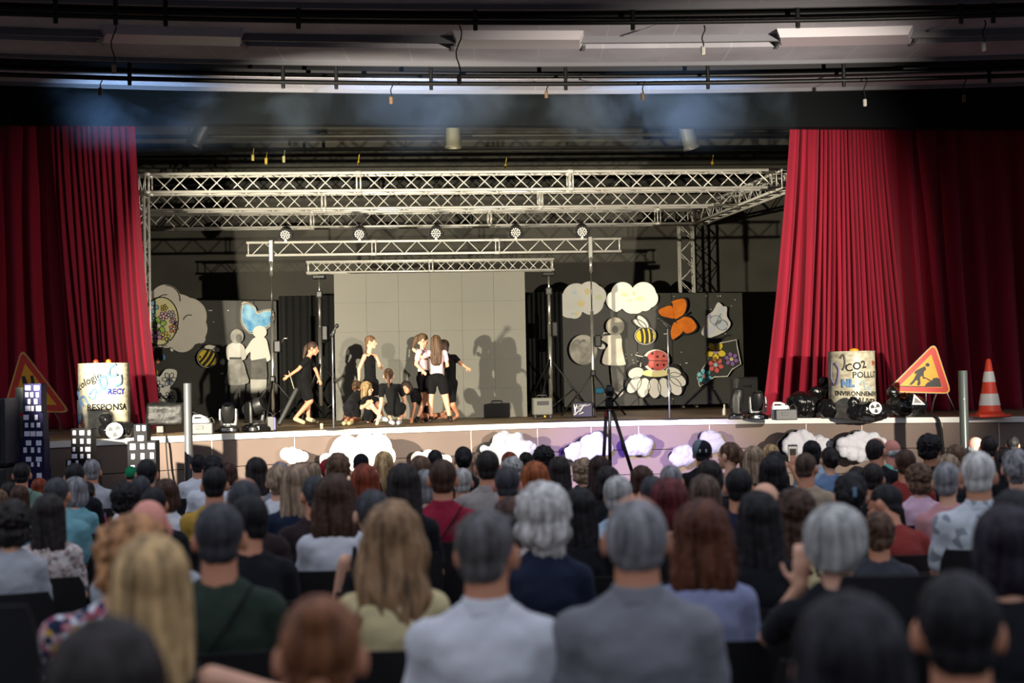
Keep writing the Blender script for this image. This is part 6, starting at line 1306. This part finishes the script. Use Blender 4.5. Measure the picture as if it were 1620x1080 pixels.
for (cx, top, w_, sex, hk, hc, sh_, yaw, label, ex), (_, a_, d, d0) in zip(AUD, PP):
    k = (HC - a_*d)/1.30
    if hk == 'cap': k *= .99
    X_ = ray(cx, top); X_ = X_*(d/X_.y); loc = Vector((X_.x, d, 0)); turn = math.radians(yaw*.35) + (-X_.x/d)*.6
    root = empty('person', loc, label, 'person'); root.rotation_euler.z = turn; root.scale = (k,)*3
    if ex.get('side'): root.location.x -= ex['side']*1.2; root.rotation_euler.y = ex['side']
    if ex.get('lean'): root.rotation_euler.x = -ex['lean']*.6; root.location.y -= .35
    pose = ex.get('pose', 'lap'); style = ex.get('style', 'tee'); hy = yaw*.65; hy = round(hy/5)*5
    skin = SK[ex.get('skin', 0 if sex == 'f' else 1)]
    piece('body', seated(sex, hy, pose), root, [skin, M_eye, M_iris, M_lip])
    sc_ = ex.get('pat') and cloth(COL.get(sh_, '#bbbbbb'), ex['pat']) or cloth(COL[sh_])
    piece('shirt', shirt(sex, style, pose), root, sc_); piece('trousers', trousers(), root, cloth(['#1d2233', '#22242a', '#3b3a38', '#26304a'][int(cx) % 4]))
    R = (0, 0, math.radians(hy))
    for q in (-1, 1): piece('shoe', shoe_me(), root, cloth('#26262a'), None, None, (q, 1, 1))
    if hk == 'cap':
        piece('hair', hairm('buzz'), root, hair_mat(DK), HC_, R); cp = piece('cap', cap_me(), root, cloth(ex['cap']), HC_, (0, 0, R[2]))
        if ex.get('patch'):
            mb = MB(); mb.bbox((0, -.108, .035), (.07, .01, .028), .008); pt_ = mb.mesh('patch', [black]); piece('cap_patch', pt_, cp, mat('patch_white', '#d8dcda', .6), None, None)
            mb = MB(); mb.ell((-.028, -.012, .045), (.068, .094, .091)); piece('cap_side', remesh_data(mb, 'cap_side', [black], .009, 1), cp, cloth('#6f7f86'))
            piece('patch_lettering', (lambda o: (o.data, bpy.data.objects.remove(o))[0])(flat_text('YERN', .024, Matrix.Translation((0, -.1135, .035)), black, cp)), cp, black)
    else:
        g2 = {GR: '#9a9a9c', LG: '#c4c4bf', WH: '#e6e4de', DG: '#47484d'}.get(hc) or ex.get('grey')
        piece('hair', hairm(hk), root, hair_mat(hc, g2), HC_, R)
    if ex.get('collar'): piece('collar', collar_me(), root, sc_)
    if ex.get('strap'): piece('bag_strap', strap_me(sex), root, cloth('#0e0f12'))
    if ex.get('clip'): mb = MB(); mb.bbox((.01, -.145, .03), (.02, .012, .05), .004); piece('hair_clip', mb.mesh('clip', [black]), root, mat('clip_blue', '#6f8fa8', .3), HC_, R)
    if ex.get('glass'):
        mb = MB(); z_, y_ = (.075, .075) if ex['glass'] == 1 else (.002, .098)
        for q in (-1, 1): mb.ell((q*.035, y_, z_), (.028, .012, .02)); mb.tube([(q*.06, y_, z_ + .005), (q*.09, y_ - .03, z_), (q*.092, -.03, z_ - .02)], .003, 6)
        g_ = piece('frame', mb.mesh('glasses', [black], True), None, M_lens, None, None); g_.name = 'eyeglasses'; g_.matrix_world = Matrix.Translation(loc) @ Matrix.Rotation(turn, 4, 'Z') @ Matrix.Scale(k, 4) @ Matrix.Translation(HC_) @ Matrix.Rotation(R[2], 4, 'Z')
        tag(g_, ('dark sunglasses pushed up on the head of the ' if ex['glass'] == 1 else 'glasses worn by the ') + ' '.join(label.split()[:7]), 'glasses', 'glasses in the audience')
    if pose == 'phone':
        T_ = Matrix.Translation(loc) @ Matrix.Rotation(turn, 4, 'Z') @ Matrix.Scale(k, 4); ph = empty('smartphone', T_ @ Vector((.17, .35, 1.24)), 'upright smartphone with lit screen held up before the long cotton cloud', 'phone')
        Xp = T_ @ Matrix.Translation((.17, .36, 1.26)); mb = MB(); mb.bbox((0, 0, 0), (.078, .009, .155), .008, Xp); mb.build('phone_body', M_blk, ph); mb = MB(); mb.box((-.034, -.0065, -.062), (.034, -.0046, .062), Xp); mb.build('screen', mat('phone_screen', '#cfc4b4', .3, emit=.7), ph)
        mb = MB(); mb.box((-.028, -.0085, -.01), (.028, -.007, .045), Xp); mb.build('screen_picture', mat('phone_dark', '#4f463c', .3, emit=.3), ph)
    cl_ = Matrix.Translation(loc) @ Matrix.Rotation(turn, 4, 'Z')
    ch = bpy.data.objects.new('audience_chair', None); C.objects.link(ch); ch.location = loc; ch.rotation_euler.z = turn; ch.scale = (1, 1, .94*k)
    wl = label.split(); s_ = trim(wl[:11]); tag(ch, 'black plastic chair under the ' + s_, 'chair', 'audience chairs')
    piece('seat', CH[0], ch, M_chair); piece('backrest', CH[1], ch, M_chair)
    for l in CH[2]: piece('leg', l, ch, M_chair)
# an empty black chair back and a resting arm at the right
for px, py, d, lb in ((1420, 905, 4.3, 'empty black plastic chair in front of the charcoal tee boy'), (-45, 955, 4.2, 'empty black plastic chair at the left edge beside the floral blouse')):
    r = ray(px, py); r = r*(d/r.y); ch = bpy.data.objects.new('audience_chair', None); C.objects.link(ch); ch.location = (r.x, d + .2, 0); tag(ch, lb, 'chair', 'audience chairs'); ch.scale = (1, 1, (HC + r.z)/.92)
    piece('seat', CH[0], ch, M_chair); piece('backrest', CH[1], ch, M_chair)
    for l in CH[2]: piece('leg', l, ch, M_chair)
# --- children on the stage -----------------------------------------------------
def kid(label, D, J, hair, hcol, face, skin=0, top=None, bottom=None, shoes=None, hs=.9, sock=None, lean=0, skirt=False, roll=0):
    """J: joints as (px, py, depth offset); limbs: armN = [shoulder, elbow, hand], legN = [hip, knee, ankle, toe]"""
    P = lambda j: at(j[0], j[1], D + (j[2] if len(j) > 2 else 0))
    hc = P(J['head']); nk = P(J['neck']); ch_ = P(J['chest']); hp = P(J['hip']); mb = MB(); ex = MB(); tp = MB(); bt = MB(); sh = MB()
    sides = [P(a_[0]) for a_ in J['arms']]; sv = (sides[0]-sides[1]) if len(sides) > 1 and (sides[0]-sides[1]).length > .05 else Vector((0, 1, 0))
    Xh = Matrix.Translation(hc) @ Matrix.Rotation(face, 4, 'Z') @ Matrix.Rotation(-lean, 4, 'X') @ Matrix.Rotation(roll, 4, 'Y')
    head(mb, ex, Xh, hs); mb.cap(hc + (nk-hc)*.45, nk + (ch_-nk)*.15, .038, .042)
    mb.cap(hp, ch_, .088, .09, 14, .78, sv); mb.cap(ch_, ch_.lerp(nk, .7), .085, .05, 14, .7, sv)
    tp.cap(hp.lerp(ch_, .12), ch_, .098, .100, 16, .80, sv); 
    if top and top[1] == 'tank': tp.cap(ch_, ch_.lerp(nk, .25), .096, .088, 16, .80, sv); [tp.cap(ch_.lerp(s_, .5) + Vector((0, y_, .02)), nk.lerp(s_, .5) + Vector((0, y_*.5, -.01)), .014, .013) for s_ in sides for y_ in (-.055, .055)]
    if top and top[1] != 'tank': tp.cap(ch_, ch_.lerp(nk, .75), .094, .06, 14, .74, sv)
    bt.cap(hp.lerp(ch_, .15), hp + (hp-ch_)*.1, .1, .102, 14, .85, sv)
    for a_ in J['arms']:
        s0, e0_, h0 = P(a_[0]), P(a_[1]), P(a_[2]); mb.cap(s0, e0_, .036, .029); mb.cap(e0_, h0, .029, .020); hand(mb, h0, (h0-e0_), (0, 1, .2), .78, .5); mb.cap(ch_.lerp(nk, .5), s0, .05, .04)
        if top and top[1] != 'tank': tp.cap(ch_.lerp(nk, .5), s0, .056, .05); tp.cap(s0, s0.lerp(e0_, .55), .048, .044)
    for l_ in J['legs']:
        h0, k0, a0 = P(l_[0]), P(l_[1]), P(l_[2]); t0 = P(l_[3]); zf = STAGE + .035
        a0.z = max(a0.z, zf + .03); t0.z = max(t0.z, zf)
        mb.cap(h0, k0, .072, .05); mb.cap(k0, a0, .05, .029); mb.cap(a0 + Vector((0, 0, -.02)), t0, .03, .024)
        fr = .5 if skirt is False else .75
        bt.cap(h0, h0.lerp(k0, fr), .088, .078); 
        if shoes: u = (t0-a0).normalized(); s1 = MB(); s1.cap(a0 + Vector((0, 0, -.028)) - u*.01, t0 + Vector((0, 0, .002)), .036, .032, 10, 1); sh.add(s1.v, s1.f)
    root = empty('person', (hp.x, hp.y, STAGE + .005), label, 'person', 'children performing on the stage'); fit = root.matrix_world.inverted()
    o = remesh(mb, 'body', [SK[skin], M_eye, M_iris, M_lip], .0085, 2, root, extra=ex)
    if top: remesh(tp, 'top', [cloth(top[0])], .010, 2, root)
    if bottom: remesh(bt, 'shorts', [cloth(bottom)], .010, 2, root)
    if shoes:
        for q in range(len(J['legs'])):
            h = len(sh.v)//len(J['legs']); s1 = MB(); fn_ = len(sh.f)//len(J['legs']); s1.v = sh.v[q*h:(q+1)*h]; s1.f = [tuple(i - q*h for i in f) for f in sh.f[q*fn_:(q+1)*fn_]]; s1.mi = [0]*len(s1.f)
            s1.build('shoe', mat('shoe' + shoes, shoes, .6), root, True)
    ho = bpy.data.objects.new('hair', hairm(hair)); C.objects.link(ho); ho.parent = root; ho.matrix_parent_inverse = fit; own(ho, hair_mat(hcol)); ho.matrix_world = Xh @ Matrix.Scale(hs*1.01, 4)
    return root
KB = '#0b0b0d'; PK = '#e8c8cc'; HB = '#33241a'; HL = '#7a6443'; HM_ = '#4a3624'
kid('girl in black shirt and skirt at left stepping forward and holding a thin stick', 22.3, dict(head=(495, 551), neck=(488, 565), chest=(484, 578), hip=(480, 604),
    arms=[[(485, 569, -.1), (472, 584, -.14), (456, 595, -.16)], [(490, 570, .1), (500, 586, .12), (505, 600, .1)]], legs=[[(481, 608, -.06), (491, 634, -.08), (468, 660, -.05), (480, 668, -.1)], [(482, 608, .06), (487, 634, .08), (488, 660, .05), (501, 667, .05)]]),
    'pony', HB, -PI/2 - .1, 1, (KB, 'tee'), KB, '#b8ab88', .88, skirt=True, lean=.15)
q0 = at(459, 594, 22.12); q1 = at(468, 624, 22.1); mb = MB(); mb.tube([at(440, 597, 22.12), q0, q1 + Vector((.02, 0, 0))] if False else [q0 + (q0-q1)*.25, q1], .007, 6); tag(mb.build('stick', mat('stick_wood', '#b8ab90', .5), None, True), 'thin pale stick held down by the girl stepping forward at left', 'stick')
kid('standing girl in black tank top and shorts with long braid, looking right', 22.5, dict(head=(587, 541), neck=(584, 554), chest=(585, 572), hip=(586, 600),
    arms=[[(577, 563, -.07), (568, 584, -.1), (568, 604, -.08)], [(594, 563, .08), (603, 582, .05), (601, 578, -.15)]], legs=[[(581, 606, -.05), (583, 636, -.05), (581, 662, -.03), (588, 668, -.1)], [(591, 606, .05), (593, 636, .05), (592, 661, .03), (600, 666, 0)]]),
    'braid', '#5e4630', -PI/2 - .25, 0, (KB, 'tank'), KB, '#d8d4cc', .88)
kid('child in shiny black shorts bent over on knees with light soles towards the seats', 21.6, dict(head=(565, 612, .35), neck=(567, 620, .3), chest=(566, 628, .25), hip=(556, 641, .0),
    arms=[[(556, 630, .2), (547, 645, .1), (545, 662, .05)], [(575, 630, .35), (580, 645, .35), (582, 660, .3)]], legs=[[(551, 645, 0), (553, 661, .15), (547, 666, -.15), (544, 671, -.22)], [(561, 645, 0), (566, 662, .15), (556, 665, -.12), (552, 670, -.22)]]),
    'bun', HM_, -.3, 1, (KB, 'tee'), '#17171b', '#b9ae7c', .86)
kid('crouching girl with light blonde hair looking right, arms around her knees', 21.35, dict(head=(581, 614), neck=(582, 626), chest=(585, 635, .05), hip=(589, 656, .1),
    arms=[[(577, 632, -.1), (572, 645, -.15), (585, 636, -.3)], [(595, 632, .1), (600, 642, 0), (602, 634, -.1)]], legs=[[(584, 658, -.05), (584, 637, -.22), (602, 658, -.24), (611, 664, -.26)], [(592, 658, .05), (597, 640, -.1), (605, 660, -.05), (613, 664, -.05)]]),
    'shoulder', HL, -PI/2 - .1, 0, (KB, 'tee'), KB, '#c3c8cc', .84)
kid('child in black tee crouching with back to the seats, one hand on the boards', 21.1, dict(head=(615, 594, .05), neck=(615, 606, 0), chest=(619, 619, -.02), hip=(626, 646, -.05),
    arms=[[(604, 611, -.05), (603, 638, -.12), (598, 662, -.12)], [(632, 612, .05), (640, 632, .15), (640, 650, .2)]], legs=[[(618, 648, -.05), (612, 640, .3), (618, 664, .05), (622, 672, -.1)], [(632, 648, .0), (638, 640, .3), (632, 664, .05), (630, 671, -.1)]]),
    'pony', '#3d2b1c', .0, 0, (KB, 'tee'), KB, '#b9bcc4', .9)
kid('dark-haired child in black peeking out with face to the seats behind the crouching child', 22.0, dict(head=(643, 613), neck=(651, 618, .05), chest=(658, 623, .1), hip=(672, 640, .25),
    arms=[[(653, 624, -.05), (656, 642, -.08), (652, 660, -.05)], [(661, 620, .15), (668, 640, .1), (668, 658, .1)]], legs=[[(674, 642, .2), (672, 660, .1), (697, 655, .25), (704, 650, .25)], [(676, 642, .35), (680, 660, .3), (704, 658, .4), (712, 654, .4)]]),
    'bob', '#1f1612', PI - .35, 1, (KB, 'tee'), KB, None, .86, roll=.35)
kid('girl in pale pink tee and black shorts with long ponytail, looking down right', 22.1, dict(head=(669, 538), neck=(668, 551), chest=(669, 567), hip=(670, 592),
    arms=[[(663, 557, -.1), (658, 576, -.14), (668, 586, -.16)], [(678, 557, .08), (686, 570, .1), (692, 562, .0)]], legs=[[(667, 598, -.05), (672, 632, -.05), (661, 658, -.02), (658, 665, -.12)], [(675, 598, .05), (676, 630, .05), (672, 659, .05), (674, 666, -.08)]]),
    'pony', HM_, -PI/2 + .1, 0, (PK, 'tee'), KB, '#131316', .88, lean=.25)
kid('girl seen from behind in pink top, black shorts and sandals, long hair on her back', 21.9, dict(head=(690, 541), neck=(690, 554), chest=(691, 568), hip=(691, 597),
    arms=[[(679, 558, -.02), (668, 566, .02), (660, 558, .1)], [(703, 558, 0), (708, 578, .05), (698, 582, .22)]], legs=[[(683, 602, 0), (681, 634, 0), (682, 658, .02), (681, 666, -.1)], [(699, 602, 0), (706, 634, .02), (711, 657, .03), (713, 665, -.08)]]),
    'long', '#4c3724', .0, 0, (PK, 'tee'), KB, '#1a1614', .9)
kid('child in loose black dress behind the pair in pink, one arm stretched right', 22.45, dict(head=(703, 548), neck=(705, 560), chest=(712, 572), hip=(712, 604),
    arms=[[(719, 565, -.05), (729, 575, -.12), (738, 581, -.15)], [(704, 566, .05), (699, 582, .1), (697, 594, .05)]], legs=[[(709, 606, -.03), (716, 640, -.05), (724, 655, .1), (716, 664, .0)], [(716, 606, .03), (712, 640, .05), (712, 660, .1), (716, 667, 0)]]),
    'bob', '#2c1c12', -.5, 1, (KB, 'tee'), KB, None, .88, skirt=True)
